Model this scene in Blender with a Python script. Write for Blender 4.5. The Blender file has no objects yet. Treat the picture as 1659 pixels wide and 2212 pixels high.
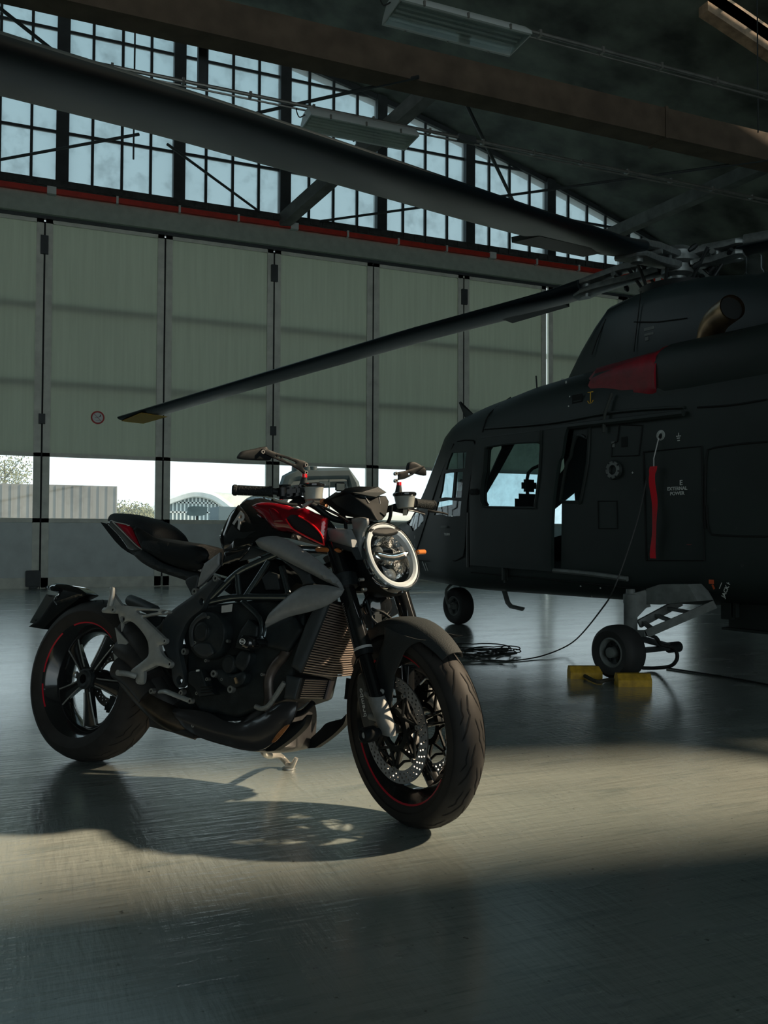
import bpy, bmesh, math, random
from mathutils import Vector, Matrix, Euler
from mathutils.geometry import delaunay_2d_cdt
random.seed(7)
PI = math.pi
SC = bpy.context.scene
COL = SC.collection
V = Vector

# ------------------------------------------------------------------ camera
FPX = 1850.0
YAW, PITCH, ROLL = math.radians(22.5), math.radians(1.49), math.radians(.27)
CAM = V((0, 0, .9))
_F0 = V((math.sin(YAW), math.cos(YAW), 0)); _R0 = V((math.cos(YAW), -math.sin(YAW), 0)); _Z = V((0, 0, 1))
CF = _F0*math.cos(PITCH)+_Z*math.sin(PITCH); _U0 = -_F0*math.sin(PITCH)+_Z*math.cos(PITCH)
CR = _R0*math.cos(ROLL)+_U0*math.sin(ROLL); CU = -_R0*math.sin(ROLL)+_U0*math.cos(ROLL)
cd = bpy.data.cameras.new('camera'); cam = bpy.data.objects.new('camera', cd); COL.objects.link(cam)
cd.sensor_fit = 'HORIZONTAL'; cd.sensor_width = 36; cd.lens = FPX/1659*36
cd.clip_start = .05; cd.clip_end = 600
M = Matrix.Identity(4)
for i in range(3):
    M[i][0] = CR[i]; M[i][1] = CU[i]; M[i][2] = -CF[i]; M[i][3] = CAM[i]
cam.matrix_world = M
SC.camera = cam
# ------------------------------------------------------------------ sky, sun, exposure
w = bpy.data.worlds.new('sky'); SC.world = w; w.use_nodes = True
nt = w.node_tree; bgn = nt.nodes['Background']
tc = nt.nodes.new('ShaderNodeTexCoord'); sp = nt.nodes.new('ShaderNodeSeparateXYZ'); rp = nt.nodes.new('ShaderNodeValToRGB')
nt.links.new(tc.outputs['Generated'], sp.inputs[0]); nt.links.new(sp.outputs['Z'], rp.inputs[0]); nt.links.new(rp.outputs[0], bgn.inputs[0])
rp.color_ramp.elements[0].position = 0.0; rp.color_ramp.elements[0].color = (.80, .89, .91, 1)
rp.color_ramp.elements[1].position = .55; rp.color_ramp.elements[1].color = (.37, .54, .60, 1)
bgn.inputs[1].default_value = 1.05
SUN_TRAVEL = V((-.955, .296, -math.tan(math.radians(36)))).normalized()
sd = bpy.data.lights.new('sun', 'SUN'); sd.energy = 4.3; sd.angle = math.radians(2.3); sd.color = (1.0, .79, .55)
sun = bpy.data.objects.new('sun', sd); COL.objects.link(sun)
sun.rotation_euler = SUN_TRAVEL.to_track_quat('-Z', 'Y').to_euler()
vs = SC.view_settings
vs.view_transform = 'Standard'; vs.look = 'None'; vs.gamma = 1; vs.exposure = .92; vs.use_curve_mapping = False
SC.display_settings.display_device = 'sRGB'
SC.cycles.max_bounces = 8; SC.cycles.transparent_max_bounces = 16; SC.cycles.caustics_reflective = False; SC.cycles.caustics_refractive = False
SC.cycles.sample_clamp_indirect = 4

# ------------------------------------------------------------------ picking points
def ray(px, py): return CF+CR*((px-829.5)/FPX)-CU*((py-1106)/FPX)
def PY(px, py, Y): d = ray(px, py); return CAM+d*(Y/d.y)
def PZ(px, py, z): d = ray(px, py); return CAM+d*((z-.9)/d.z)
class Frame:
    """a rigid frame; at(px,py,l) gives the point of its plane y = l seen along a sight line, in the frame's own coordinates"""
    def __init__(s, m): s.m = m; s.i = m.inverted()
    def at(s, px, py, l=0.0):
        o = s.i @ CAM; d = s.i.to_3x3() @ ray(px, py)
        return o+d*((l-o.y)/d.y)
    def atx(s, px, py, x):
        o = s.i @ CAM; d = s.i.to_3x3() @ ray(px, py)
        return o+d*((x-o.x)/d.x)
    def atz(s, px, py, z):
        o = s.i @ CAM; d = s.i.to_3x3() @ ray(px, py)
        return o+d*((z-o.z)/d.z)
def frame(origin, xdir, up=None):
    x = V(xdir).normalized(); up = V(up) if up else V((0, 0, 1)); y = up.cross(x).normalized(); z = x.cross(y)
    m = Matrix.Identity(4)
    for i in range(3): m[i][0] = x[i]; m[i][1] = y[i]; m[i][2] = z[i]; m[i][3] = origin[i]
    return m

# ------------------------------------------------------------------ materials
MATS = {}
def mat(name, col, rough=.5, metal=0., noise=0., nscale=8., bump=0., bscale=60., coat=0., spec=.5, trans=0., ior=1.45, emit=None, stretch=None, alpha=1.):
    if name in MATS: return MATS[name]
    m = bpy.data.materials.new(name); MATS[name] = m; m.use_nodes = True
    nt = m.node_tree; b = nt.nodes['Principled BSDF']; L = nt.links.new
    b.inputs['Base Color'].default_value = (*col, 1); b.inputs['Roughness'].default_value = rough
    b.inputs['Metallic'].default_value = metal; b.inputs['Coat Weight'].default_value = coat; b.inputs['Coat Roughness'].default_value = .04
    b.inputs['Specular IOR Level'].default_value = spec; b.inputs['Transmission Weight'].default_value = trans; b.inputs['IOR'].default_value = ior
    b.inputs['Alpha'].default_value = alpha
    if emit: b.inputs['Emission Color'].default_value = (*emit[0], 1); b.inputs['Emission Strength'].default_value = emit[1]
    tc = nt.nodes.new('ShaderNodeTexCoord'); mp = nt.nodes.new('ShaderNodeMapping'); L(tc.outputs['Object'], mp.inputs[0])
    if stretch: mp.inputs['Scale'].default_value = stretch
    n = nt.nodes.new('ShaderNodeTexNoise'); n.inputs['Scale'].default_value = nscale; n.inputs['Detail'].default_value = 5; L(mp.outputs[0], n.inputs[0])
    if noise:
        mx = nt.nodes.new('ShaderNodeMixRGB'); mx.blend_type = 'MIX'
        mx.inputs[1].default_value = (*[c*(1-noise) for c in col], 1); mx.inputs[2].default_value = (*[min(1, c*(1+noise)) for c in col], 1)
        r = nt.nodes.new('ShaderNodeValToRGB'); r.color_ramp.elements[0].position = .32; r.color_ramp.elements[1].position = .68
        L(n.outputs['Fac'], r.inputs[0]); L(r.outputs[0], mx.inputs[0]); L(mx.outputs[0], b.inputs['Base Color'])
        mr = nt.nodes.new('ShaderNodeMapRange'); mr.inputs['To Min'].default_value = max(.02, rough*(1-noise*.6)); mr.inputs['To Max'].default_value = min(1, rough*(1+noise*.6))
        L(n.outputs['Fac'], mr.inputs[0]); L(mr.outputs[0], b.inputs['Roughness'])
    if bump:
        n2 = nt.nodes.new('ShaderNodeTexNoise'); n2.inputs['Scale'].default_value = bscale; n2.inputs['Detail'].default_value = 4; L(mp.outputs[0], n2.inputs[0])
        bp = nt.nodes.new('ShaderNodeBump'); bp.inputs['Strength'].default_value = bump; bp.inputs['Distance'].default_value = .01
        L(n2.outputs['Fac'], bp.inputs['Height']); L(bp.outputs[0], b.inputs['Normal'])
    return m

# ------------------------------------------------------------------ geometry
def smooth(pts, n=6, closed=True):
    """Catmull-Rom through the points; a point given as ('c', x, y) stays a corner"""
    out = []; N = len(pts)
    P = [V(p[1:]) if p[0] == 'c' else V(p) for p in pts]; K = [p[0] == 'c' for p in pts]
    rng = range(N) if closed else range(N-1)
    for i in rng:
        j = (i+1) % N
        p1, p2 = P[i], P[j]
        p0 = P[i-1] if (closed or i > 0) else p1; p3 = P[(j+1) % N] if (closed or j < N-1) else p2
        if K[i]: p0 = p1
        if K[j]: p3 = p2
        for k in range(n):
            t = k/n
            out.append(.5*((2*p1)+(p2-p0)*t+(2*p0-5*p1+4*p2-p3)*t*t+(3*p1-p0-3*p2+p3)*t**3))
    if not closed: out.append(P[-1].copy())
    return out
def inside(p, poly):
    c = False; n = len(poly); j = n-1
    for i in range(n):
        a, b = poly[i], poly[j]
        if (a[1] > p[1]) != (b[1] > p[1]) and p[0] < (b[0]-a[0])*(p[1]-a[1])/(b[1]-a[1])+a[0]: c = not c
        j = i
    return c
def segdist(p, poly):
    best = 1e9; n = len(poly)
    for i in range(n):
        a = poly[i]; b = poly[(i+1) % n]; dx = b[0]-a[0]; dy = b[1]-a[1]; q = dx*dx+dy*dy
        t = 0 if q == 0 else max(0, min(1, ((p[0]-a[0])*dx+(p[1]-a[1])*dy)/q))
        d = (p[0]-a[0]-t*dx)**2+(p[1]-a[1]-t*dy)**2
        if d < best: best = d
    return math.sqrt(best)

class MB:
    def __init__(s): s.v = []; s.f = []; s.sm = []
    def add(s, vs, fs, sm=False):
        o = len(s.v); s.v += [V(x) for x in vs]; s.f += [[i+o for i in f] for f in fs]; s.sm += [sm]*len(fs); return s
    def box(s, c, d, m=None, bev=0.):
        c = V(c); x, y, z = d[0]/2, d[1]/2, d[2]/2
        if bev:
            bm = bmesh.new(); bmesh.ops.create_cube(bm, size=1); bmesh.ops.scale(bm, vec=d, verts=bm.verts)
            bmesh.ops.bevel(bm, geom=bm.edges[:], offset=bev, segments=2, affect='EDGES')
            bm.verts.index_update(); vs = [q.co.copy() for q in bm.verts]; fs = [[q.index for q in f.verts] for f in bm.faces]; bm.free()
        else:
            vs = [V((a*x, b*y, e*z)) for a in (-1, 1) for b in (-1, 1) for e in (-1, 1)]
            fs = [(0, 1, 3, 2), (4, 6, 7, 5), (0, 4, 5, 1), (2, 3, 7, 6), (0, 2, 6, 4), (1, 5, 7, 3)]
        if m is not None: vs = [m @ q for q in vs]
        return s.add([q+c for q in vs], fs)
    def bar(s, a, b, w, h, up=(0, 0, 1)):
        a = V(a); b = V(b); d = b-a; L = d.length; x = d.normalized(); y = V(up).cross(x)
        if y.length < 1e-4: y = V((0, 1, 0)).cross(x)
        y.normalize(); z = x.cross(y)
        vs = [p+y*(i*w/2)+z*(j*h/2) for p in (a, b) for i, j in ((-1, -1), (1, -1), (1, 1), (-1, 1))]
        return s.add(vs, [(0, 3, 2, 1), (4, 5, 6, 7), (0, 1, 5, 4), (1, 2, 6, 5), (2, 3, 7, 6), (3, 0, 4, 7)])
    def tube(s, pts, r, n=10, cap=True, flat=1.0):
        P = [V(p) for p in pts]; R = r if isinstance(r, (list, tuple)) else [r]*len(P)
        vs = []; fs = []; up = None
        for i, p in enumerate(P):
            t = (P[min(i+1, len(P)-1)]-P[max(i-1, 0)]).normalized()
            if up is None: up = t.orthogonal().normalized()
            else:
                up = (up-t*up.dot(t))
                up = up.normalized() if up.length > 1e-6 else t.orthogonal().normalized()
            b = t.cross(up)
            for k in range(n):
                a = 2*PI*k/n; vs.append(p+(up*math.cos(a)+b*math.sin(a)*flat)*R[i])
        for i in range(len(P)-1):
            for k in range(n): a = i*n+k; b_ = i*n+(k+1) % n; fs.append((a, b_, b_+n, a+n))
        if cap: fs.append(list(range(n))[::-1]); fs.append([len(vs)-n+k for k in range(n)])
        return s.add(vs, fs, True)
    def lathe(s, prof, c, axis, n=32, close=False, arc=None):
        """prof: list of (radius, distance along axis)"""
        ax = V(axis).normalized(); u = ax.orthogonal().normalized(); w_ = ax.cross(u); c = V(c); vs = []; fs = []
        m = len(prof)
        for k in range(n):
            a = 2*PI*k/n; d = u*math.cos(a)+w_*math.sin(a)
            for r, h in prof: vs.append(c+d*r+ax*h)
        for k in range(n):
            k2 = (k+1) % n
            for j in range(m if close else m-1):
                j2 = (j+1) % m; fs.append((k*m+j, k2*m+j, k2*m+j2, k*m+j2))
        return s.add(vs, fs, True)
    def prism(s, poly, mp, h0, h1):
        """flat polygon between two heights; mp(u,v,h) -> point"""
        n = len(poly); vs = [mp(p[0], p[1], h0) for p in poly]+[mp(p[0], p[1], h1) for p in poly]
        return s.add(vs, [list(range(n))[::-1], [n+i for i in range(n)]]+[(i, (i+1) % n, n+(i+1) % n, n+i) for i in range(n)])
    def panel(s, poly, mp, thick=.004, dome=.0, er=.02, res=None, holes=(), back_dome=0., smoothf=True):
        poly = [V((p[0], p[1])) for p in poly]; hs = [[V((p[0], p[1])) for p in h] for h in holes]
        xs = [p.x for p in poly]; ys = [p.y for p in poly]
        sz = max(max(xs)-min(xs), max(ys)-min(ys)); res = res or sz/28
        loops = [poly]+hs; pts = []; ed = []
        for lp in loops:
            o = len(pts); pts += lp; ed += [(o+i, o+(i+1) % len(lp)) for i in range(len(lp))]
        nb = len(pts); j = 0; y = min(ys)+res*.5
        while y < max(ys):
            x = min(xs)+(res*.5 if j % 2 else 0)
            while x < max(xs):
                q = V((x, y))
                if inside(q, poly) and not any(inside(q, h) for h in hs) and min(segdist(q, l) for l in loops) > res*.35: pts.append(q)
                x += res
            y += res*.87; j += 1
        vo, eo, fo, ov, _, _ = delaunay_2d_cdt(pts, ed, [], 0, 1e-7)
        keep = []
        for f in fo:
            c = sum((vo[i] for i in f), V((0, 0)))/len(f)
            if inside(c, poly) and not any(inside(c, h) for h in hs): keep.append(list(f))
        def g(q):
            d = min(segdist(q, l) for l in loops); t = min(1, d/er); return math.sqrt(max(0, 1-(1-t)**2))
        G = [g(q) for q in vo]; n = len(vo)
        top = [mp(q.x, q.y, dome*G[i]+thick/2) for i, q in enumerate(vo)]
        bot = [mp(q.x, q.y, -thick/2-back_dome*G[i]) for i, q in enumerate(vo)]
        cnt = {}
        for f in keep:
            for i in range(len(f)):
                a, b = f[i], f[(i+1) % len(f)]; cnt[(a, b)] = 1
        side = [(a, b) for (a, b) in cnt if (b, a) not in cnt]
        fs = keep+[[n+i for i in f][::-1] for f in keep]
        o = len(s.v); s.add(top+bot, fs, smoothf)
        # hard rim
        rv = []; rf = []
        for a, b in side: k = len(rv); rv += [top[a], bot[a], bot[b], top[b]]; rf.append((k, k+1, k+2, k+3))
        s.add(rv, rf, False); return s
    def loft(s, rings, cap=True, sm=True, closed=True):
        n = len(rings[0]); vs = [p for r in rings for p in r]; fs = []
        for i in range(len(rings)-1):
            for k in range(n if closed else n-1): a = i*n+k; b = i*n+(k+1) % n; fs.append((a, b, b+n, a+n))
        if cap and closed: fs.append(list(range(n))[::-1]); fs.append([len(vs)-n+k for k in range(n)])
        return s.add(vs, fs, sm)
    def mirror(s, l=0.0):
        n = len(s.v); s.v += [V((q.x, 2*l-q.y, q.z)) for q in s.v]; s.f += [[i+n for i in f][::-1] for f in s.f]; s.sm += s.sm[:]; return s
    def build(s, name, m, parent=None, mods=(), recalc=True, sharp=40):
        me = bpy.data.meshes.new(name); me.from_pydata([tuple(q) for q in s.v], [], s.f)
        if recalc:
            bm = bmesh.new(); bm.from_mesh(me)
            bmesh.ops.recalc_face_normals(bm, faces=bm.faces[:]); bm.to_mesh(me); bm.free()
        me.polygons.foreach_set('use_smooth', s.sm if len(s.sm) == len(me.polygons) else [True]*len(me.polygons))
        me.materials.append(m)
        if sharp: me.set_sharp_from_angle(angle=math.radians(sharp))
        o = bpy.data.objects.new(name, me); COL.objects.link(o)
        if parent is not None: o.parent = parent
        for k, kw in mods:
            md = o.modifiers.new(k.lower(), k)
            for a, b in kw.items(): setattr(md, a, b)
        return o
def struct(o): o['kind'] = 'structure'; return o
def tag(o, label, cat, group=None, kind=None):
    o['label'] = label; o['category'] = cat
    if group: o['group'] = group
    if kind: o['kind'] = kind
    return o
def empty(name, m=None, parent=None, size=.2):
    o = bpy.data.objects.new(name, None); COL.objects.link(o); o.empty_display_size = size
    if m is not None: o.matrix_world = m if isinstance(m, Matrix) else Matrix.Translation(V(m))
    if parent is not None: o.parent = parent
    return o
def ring_pts(c, u, w_, n, ru, rw=None, e=2.0):
    rw = rw if rw is not None else ru; out = []
    for k in range(n):
        a = 2*PI*k/n; ca, sa = math.cos(a), math.sin(a)
        out.append(V(c)+V(u)*(ru*abs(ca)**(2/e)*(1 if ca >= 0 else -1))+V(w_)*(rw*abs(sa)**(2/e)*(1 if sa >= 0 else -1)))
    return out
def xz(u, v, h): return V((u, h, v))      # +h towards the left side
def xzr(l): return lambda u, v, h: V((u, l-h, v))   # outward is the right side (-y)
def text_mesh(name, body, size, m, parent, mtx, extrude=.0006, align='CENTER', bold=False):
    cu = bpy.data.curves.new(name, 'FONT'); cu.body = body; cu.size = size; cu.extrude = extrude; cu.align_x = align; cu.align_y = 'CENTER'
    if bold: cu.offset = size*.02
    t = bpy.data.objects.new(name, cu); COL.objects.link(t); dg = bpy.context.evaluated_depsgraph_get()
    me = bpy.data.meshes.new_from_object(t.evaluated_get(dg)); bpy.data.objects.remove(t)
    me.name = name; me.materials.clear(); me.materials.append(m)
    o = bpy.data.objects.new(name, me); COL.objects.link(o); o.parent = parent; o.matrix_basis = mtx
    return o
# ================================================================== hangar materials
def floor_mat():
    m = bpy.data.materials.new('painted_concrete'); m.use_nodes = True; nt = m.node_tree; b = nt.nodes['Principled BSDF']; L = nt.links.new
    tc = nt.nodes.new('ShaderNodeTexCoord')
    def noise(scale, sx=1, sy=1, det=6, rot=0.):
        mp = nt.nodes.new('ShaderNodeMapping'); mp.inputs['Scale'].default_value = (sx, sy, 1); mp.inputs['Rotation'].default_value = (0, 0, rot); L(tc.outputs['Object'], mp.inputs[0])
        n = nt.nodes.new('ShaderNodeTexNoise'); n.inputs['Scale'].default_value = scale; n.inputs['Detail'].default_value = det; L(mp.outputs[0], n.inputs[0]); return n.outputs['Fac']
    def ramp(src, a, b_, c0, c1):
        r = nt.nodes.new('ShaderNodeValToRGB'); e = r.color_ramp.elements; e[0].position = a; e[1].position = b_; e[0].color = (*c0, 1); e[1].color = (*c1, 1); L(src, r.inputs[0]); return r.outputs[0]
    base = ramp(noise(.7), .35, .7, FLOOR_A, FLOOR_B)
    def mul(a, b_, f=1.):
        x = nt.nodes.new('ShaderNodeMixRGB'); x.blend_type = 'MULTIPLY'; x.inputs[0].default_value = f; L(a, x.inputs[1]); L(b_, x.inputs[2]); return x.outputs[0]
    # scuffs, tyre smears, specks
    sc1 = ramp(noise(3, 1, 6, 8, .6), .55, .72, (1, 1, 1), (.72, .76, .78)); sc3 = ramp(noise(9, 1, 14, 6, 1.0), .60, .68, (1, 1, 1), (.80, .84, .86)); sc2 = ramp(noise(40, 1, 1, 2), .70, .76, (1, 1, 1), (.45, .45, .45))
    c = mul(mul(mul(base, sc1), sc2), sc3)
    L(c, b.inputs['Base Color'])
    r1 = nt.nodes.new('ShaderNodeMapRange'); r1.inputs['From Min'].default_value = .3; r1.inputs['From Max'].default_value = .7; r1.inputs['To Min'].default_value = .05; r1.inputs['To Max'].default_value = .34
    L(noise(1.6, 1, 3, 8, .3), r1.inputs[0]); L(r1.outputs[0], b.inputs['Roughness'])
    bp = nt.nodes.new('ShaderNodeBump'); bp.inputs['Strength'].default_value = .36; bp.inputs['Distance'].default_value = .01
    ad = nt.nodes.new('ShaderNodeMath'); L(noise(5, 1, 9, 7, .35), ad.inputs[0]); L(noise(6, 7, 1, 7, .9), ad.inputs[1]); L(ad.outputs[0], bp.inputs['Height'])
    L(bp.outputs[0], b.inputs['Normal']); b.inputs['Specular IOR Level'].default_value = .9; b.inputs['Coat Weight'].default_value = .9; b.inputs['Coat Roughness'].default_value = .2; b.inputs['Coat IOR'].default_value = 1.65
    return m
FLOOR_A, FLOOR_B = (.27, .315, .30), (.37, .40, .37)
M_FLOOR = floor_mat()
M_DOOR = mat('cream_door_sheet', (.64, .70, .60), .55, noise=.10, nscale=3, stretch=(8, 8, .5))
M_DOORLOW = mat('grey_door_sheet', (.60, .66, .65), .5, noise=.08, nscale=4)
M_STILE = mat('cream_steel', (.68, .70, .62), .5, noise=.12, nscale=6)
M_GAP = mat('black_rubber_seal', (.012, .014, .014), .7)
M_STEEL = mat('dark_steel', (.045, .055, .058), .55, noise=.2, nscale=5)
M_LEDGE = mat('dark_brick_ledge', (.055, .06, .058), .85, noise=.3, nscale=10, bump=.4, bscale=30)
M_RED = mat('red_painted_steel', (.50, .035, .02), .5, noise=.15)
M_CONC = mat('soot_stained_concrete', (.095, .11, .09), .9, noise=.8, nscale=1.3, bump=.3, bscale=6)
M_BEAM = mat('brown_concrete_beam', (.14, .105, .075), .85, noise=.25, nscale=3, bump=.2)
M_BRACE = mat('grey_concrete_brace', (.16, .17, .16), .85, noise=.3, nscale=4)
M_WHITE = mat('white_enamel', (.62, .66, .64), .4, noise=.05)
M_WALL = mat('grey_plaster', (.30, .34, .33), .8, noise=.1)
def glass_mat(name, tint, dirt, rough=.3, ntrans=0.):
    m = bpy.data.materials.new(name); m.use_nodes = True; nt = m.node_tree; L = nt.links.new
    for n in list(nt.nodes): nt.nodes.remove(n)
    out = nt.nodes.new('ShaderNodeOutputMaterial'); t = nt.nodes.new('ShaderNodeBsdfTransparent'); t.inputs[0].default_value = (*tint, 1)
    g = nt.nodes.new('ShaderNodeBsdfGlossy'); g.inputs['Roughness'].default_value = .03
    lw_ = nt.nodes.new('ShaderNodeLayerWeight'); pw = nt.nodes.new('ShaderNodeMath'); pw.operation = 'POWER'; pw.inputs[1].default_value = 4; L(lw_.outputs['Facing'], pw.inputs[0]); fr = nt.nodes.new('ShaderNodeMath'); fr.operation = 'MULTIPLY_ADD'; fr.inputs[1].default_value = .6; fr.inputs[2].default_value = .04; L(pw.outputs[0], fr.inputs[0]); mx = nt.nodes.new('ShaderNodeMixShader'); L(fr.outputs[0], mx.inputs[0]); L(t.outputs[0], mx.inputs[1]); L(g.outputs[0], mx.inputs[2])
    tr = nt.nodes.new('ShaderNodeBsdfTranslucent'); tr.inputs[0].default_value = (*tint, 1)
    df = nt.nodes.new('ShaderNodeBsdfDiffuse'); df.inputs[0].default_value = (.10, .12, .12, 1)
    m2 = nt.nodes.new('ShaderNodeMixShader'); m2.inputs[0].default_value = ntrans; L(mx.outputs[0], m2.inputs[1]); L(tr.outputs[0], m2.inputs[2])
    m3 = nt.nodes.new('ShaderNodeMixShader'); L(m2.outputs[0], m3.inputs[1]); L(df.outputs[0], m3.inputs[2])
    tc = nt.nodes.new('ShaderNodeTexCoord'); n = nt.nodes.new('ShaderNodeTexNoise'); n.inputs['Scale'].default_value = 2.2; n.inputs['Detail'].default_value = 9; n.inputs['Roughness'].default_value = .7
    L(tc.outputs['Object'], n.inputs[0]); r = nt.nodes.new('ShaderNodeMapRange'); r.inputs['From Min'].default_value = .5; r.inputs['From Max'].default_value = .85; r.inputs['To Min'].default_value = dirt; r.inputs['To Max'].default_value = min(1, dirt*8)
    L(n.outputs['Fac'], r.inputs[0]); L(r.outputs[0], m3.inputs[0]); L(m3.outputs[0], out.inputs[0])
    return m
M_PANE = glass_mat('frosted_wire_glass', (.64, .70, .72), .05, ntrans=.30)
M_CLEAR = glass_mat('dusty_clear_glass', (.95, .98, .99), .03)
M_SKYL = glass_mat('clear_skylight_glass', (.95, .97, .98), 0.0)

# ================================================================== hangar shell
YW = 15.0
def roofz(x): return 10.77-.00875*(x+6.9)**2
XL, XR, YB = -24.0, 15.4, -16.0
fl = MB().box(((XL+XR)/2, (YW+YB)/2-.0, -.1), (XR-XL+6, YW-YB+.3, .2)).build('floor', M_FLOOR); struct(fl)
def vault(y0, y1, xa=XL, xb=XR, th=.18):
    mb = MB(); xs = [xa+(xb-xa)*i/40 for i in range(41)]
    rings = [[V((x, y0, roofz(x))), V((x, y1, roofz(x))), V((x, y1, roofz(x)+th)), V((x, y0, roofz(x)+th))] for x in xs]
    return mb.loft(rings)
# sun slot: the roof opening whose sunlight falls on the floor round the motorcycle
def up_sun(P, x_plane_z=None):
    P = V(P); t = 0
    while P.z < roofz(P.x) and t < 4000: P = P-SUN_TRAVEL*.01; t += 1
    return P
SLOT = [up_sun(p) for p in [(-4.6, 4.50, 0), (3.6, 2.55, 0), (3.2, 1.85, 0), (-4.6, 3.05, 0)]]
sx = [p.x for p in SLOT]; sy = [p.y for p in SLOT]
roof = MB()
def rpatch(mb, a, b):     # vault between x a and b, y from list of pairs
    pass
YS0, YS1 = 9.20, 9.42      # roof-light strip beyond the slot
bands = [(YS1, YW+.3, XL, XR), (YS0, YS1, XL, 8.9)]
# strip that carries the sun slot, cut along the slot's edges
sl_x0, sl_x1 = min(sx), max(sx); sl_y0, sl_y1 = min(sy)-.4, max(sy)+.4
bands += [(sl_y1, YS0, XL, XR), (YB, sl_y0, XL, XR), (sl_y0, sl_y1, XL, sl_x0), (sl_y0, sl_y1, sl_x1, XR)]
for y0, y1, xa, xb in bands:
    n = 40; xs = [xa+(xb-xa)*i/n for i in range(n+1)]
    roof.loft([[V((x, y0, roofz(x))), V((x, y1, roofz(x))), V((x, y1, roofz(x)+.2)), V((x, y0, roofz(x)+.2))] for x in xs])
def poly_y(x, hi):
    ys = []
    for i in range(4):
        a, b = SLOT[i], SLOT[(i+1) % 4]
        if (a.x-x)*(b.x-x) <= 0 and abs(a.x-b.x) > 1e-6: ys.append(a.y+(b.y-a.y)*(x-a.x)/(b.x-a.x))
    return (max(ys) if hi else min(ys)) if ys else (sl_y0+sl_y1)/2
n = 30; xs = [sl_x0+1e-4+(sl_x1-sl_x0-2e-4)*i/n for i in range(n+1)]
roof.loft([[V((x, poly_y(x, True), roofz(x))), V((x, sl_y1, roofz(x))), V((x, sl_y1, roofz(x)+.05)), V((x, poly_y(x, True), roofz(x)+.05))] for x in xs])
roof.loft([[V((x, sl_y0, roofz(x))), V((x, poly_y(x, False), roofz(x))), V((x, poly_y(x, False), roofz(x)+.05)), V((x, sl_y0, roofz(x)+.05))] for x in xs])
ceil = struct(roof.build('ceiling', M_CONC))
# roof-light edge: concrete lip with warm sunlight put into its colour, bars and glass
ed = MB()
xs = [8.9+(XR-8.9)*i/20 for i in range(21)]
ed.loft([[V((x, YS1-.0, roofz(x)-.14)), V((x, YS1+.18, roofz(x)-.14)), V((x, YS1+.18, roofz(x)+.3)), V((x, YS1-.0, roofz(x)+.3))] for x in xs])
struct(ed.build('trim_1', mat('sunlit_lip_tone', (.36, .24, .15), .9, noise=.4, nscale=6, bump=.5, bscale=20)))
bars = MB()
for i in range(12):
    x = 8.9+.55*i; bars.bar((x, YS0, roofz(x)+.32), (x, YS1, roofz(x)+.32), .04, .06)
for y in (YS0+.1,): bars.tube([(x, y, roofz(x)+.30) for x in xs], .02, 6)
sk = struct(bars.build('window_10', M_STEEL))
MB().loft([[V((x, YS0, roofz(x)+.36)), V((x, YS1, roofz(x)+.36)), V((x, YS1, roofz(x)+.365)), V((x, YS0, roofz(x)+.365))] for x in xs]).build('pane', M_SKYL, sk)

# back wall: pieces round the doors and the gable glazing
PITCHX, DX0 = 1.93, .17
wb = MB(); D0, D1 = DX0-4*PITCHX, DX0+7*PITCHX
wb.box((D0/2+XL/2, YW+.12, 3.05), (D0-XL, .24, 6.1)); wb.box((XR/2+D1/2, YW+.12, 3.05), (XR-D1, .24, 6.1))
xs = [XL+(XR-XL)*i/60 for i in range(61)]
# arched rim between the glazing and the vault
wb.loft([[V((x, YW-.02, roofz(x)-.10)), V((x, YW+.25, roofz(x)-.10)), V((x, YW+.25, roofz(x)+.1)), V((x, YW-.02, roofz(x)+.1))] for x in xs])
struct(wb.build('wall_back', M_STEEL))
# lintel, ledge, track
t = MB().box(((XL+XR)/2, YW-.05, 6.245), (XR-XL, .22, .33)).build('trim_2', mat('grey_green_lintel', (.36, .42, .36), .6, noise=.1)); struct(t)
t = MB().box(((XL+XR)/2, YW-.02, 6.055), (XR-XL, .10, .05)).build('trim_3', M_STEEL); struct(t)
mb = MB(); mb.box(((XL+XR)/2, YW-.08, 6.56), (XR-XL, .34, .13))
for i in range(170): mb.box((XL+.2+.23*i, YW-.262, 6.555), (.17, .02, .10))
struct(mb.build('trim_4', M_LEDGE))
rc = MB().box(((XL+XR)/2, YW-.22, 6.44), (XR-XL, .06, .085))
rc = rc.build('conductor_rail', M_RED); tag(rc, 'long red crane conductor rail running under the gable window ledge', 'rail')
for i in range(24): MB().box((-7.9+1.02*i, YW-.23, 6.44), (.035 if i % 4 else .14, .09, .12)).build('rail_bracket', M_WHITE, rc)

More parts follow.
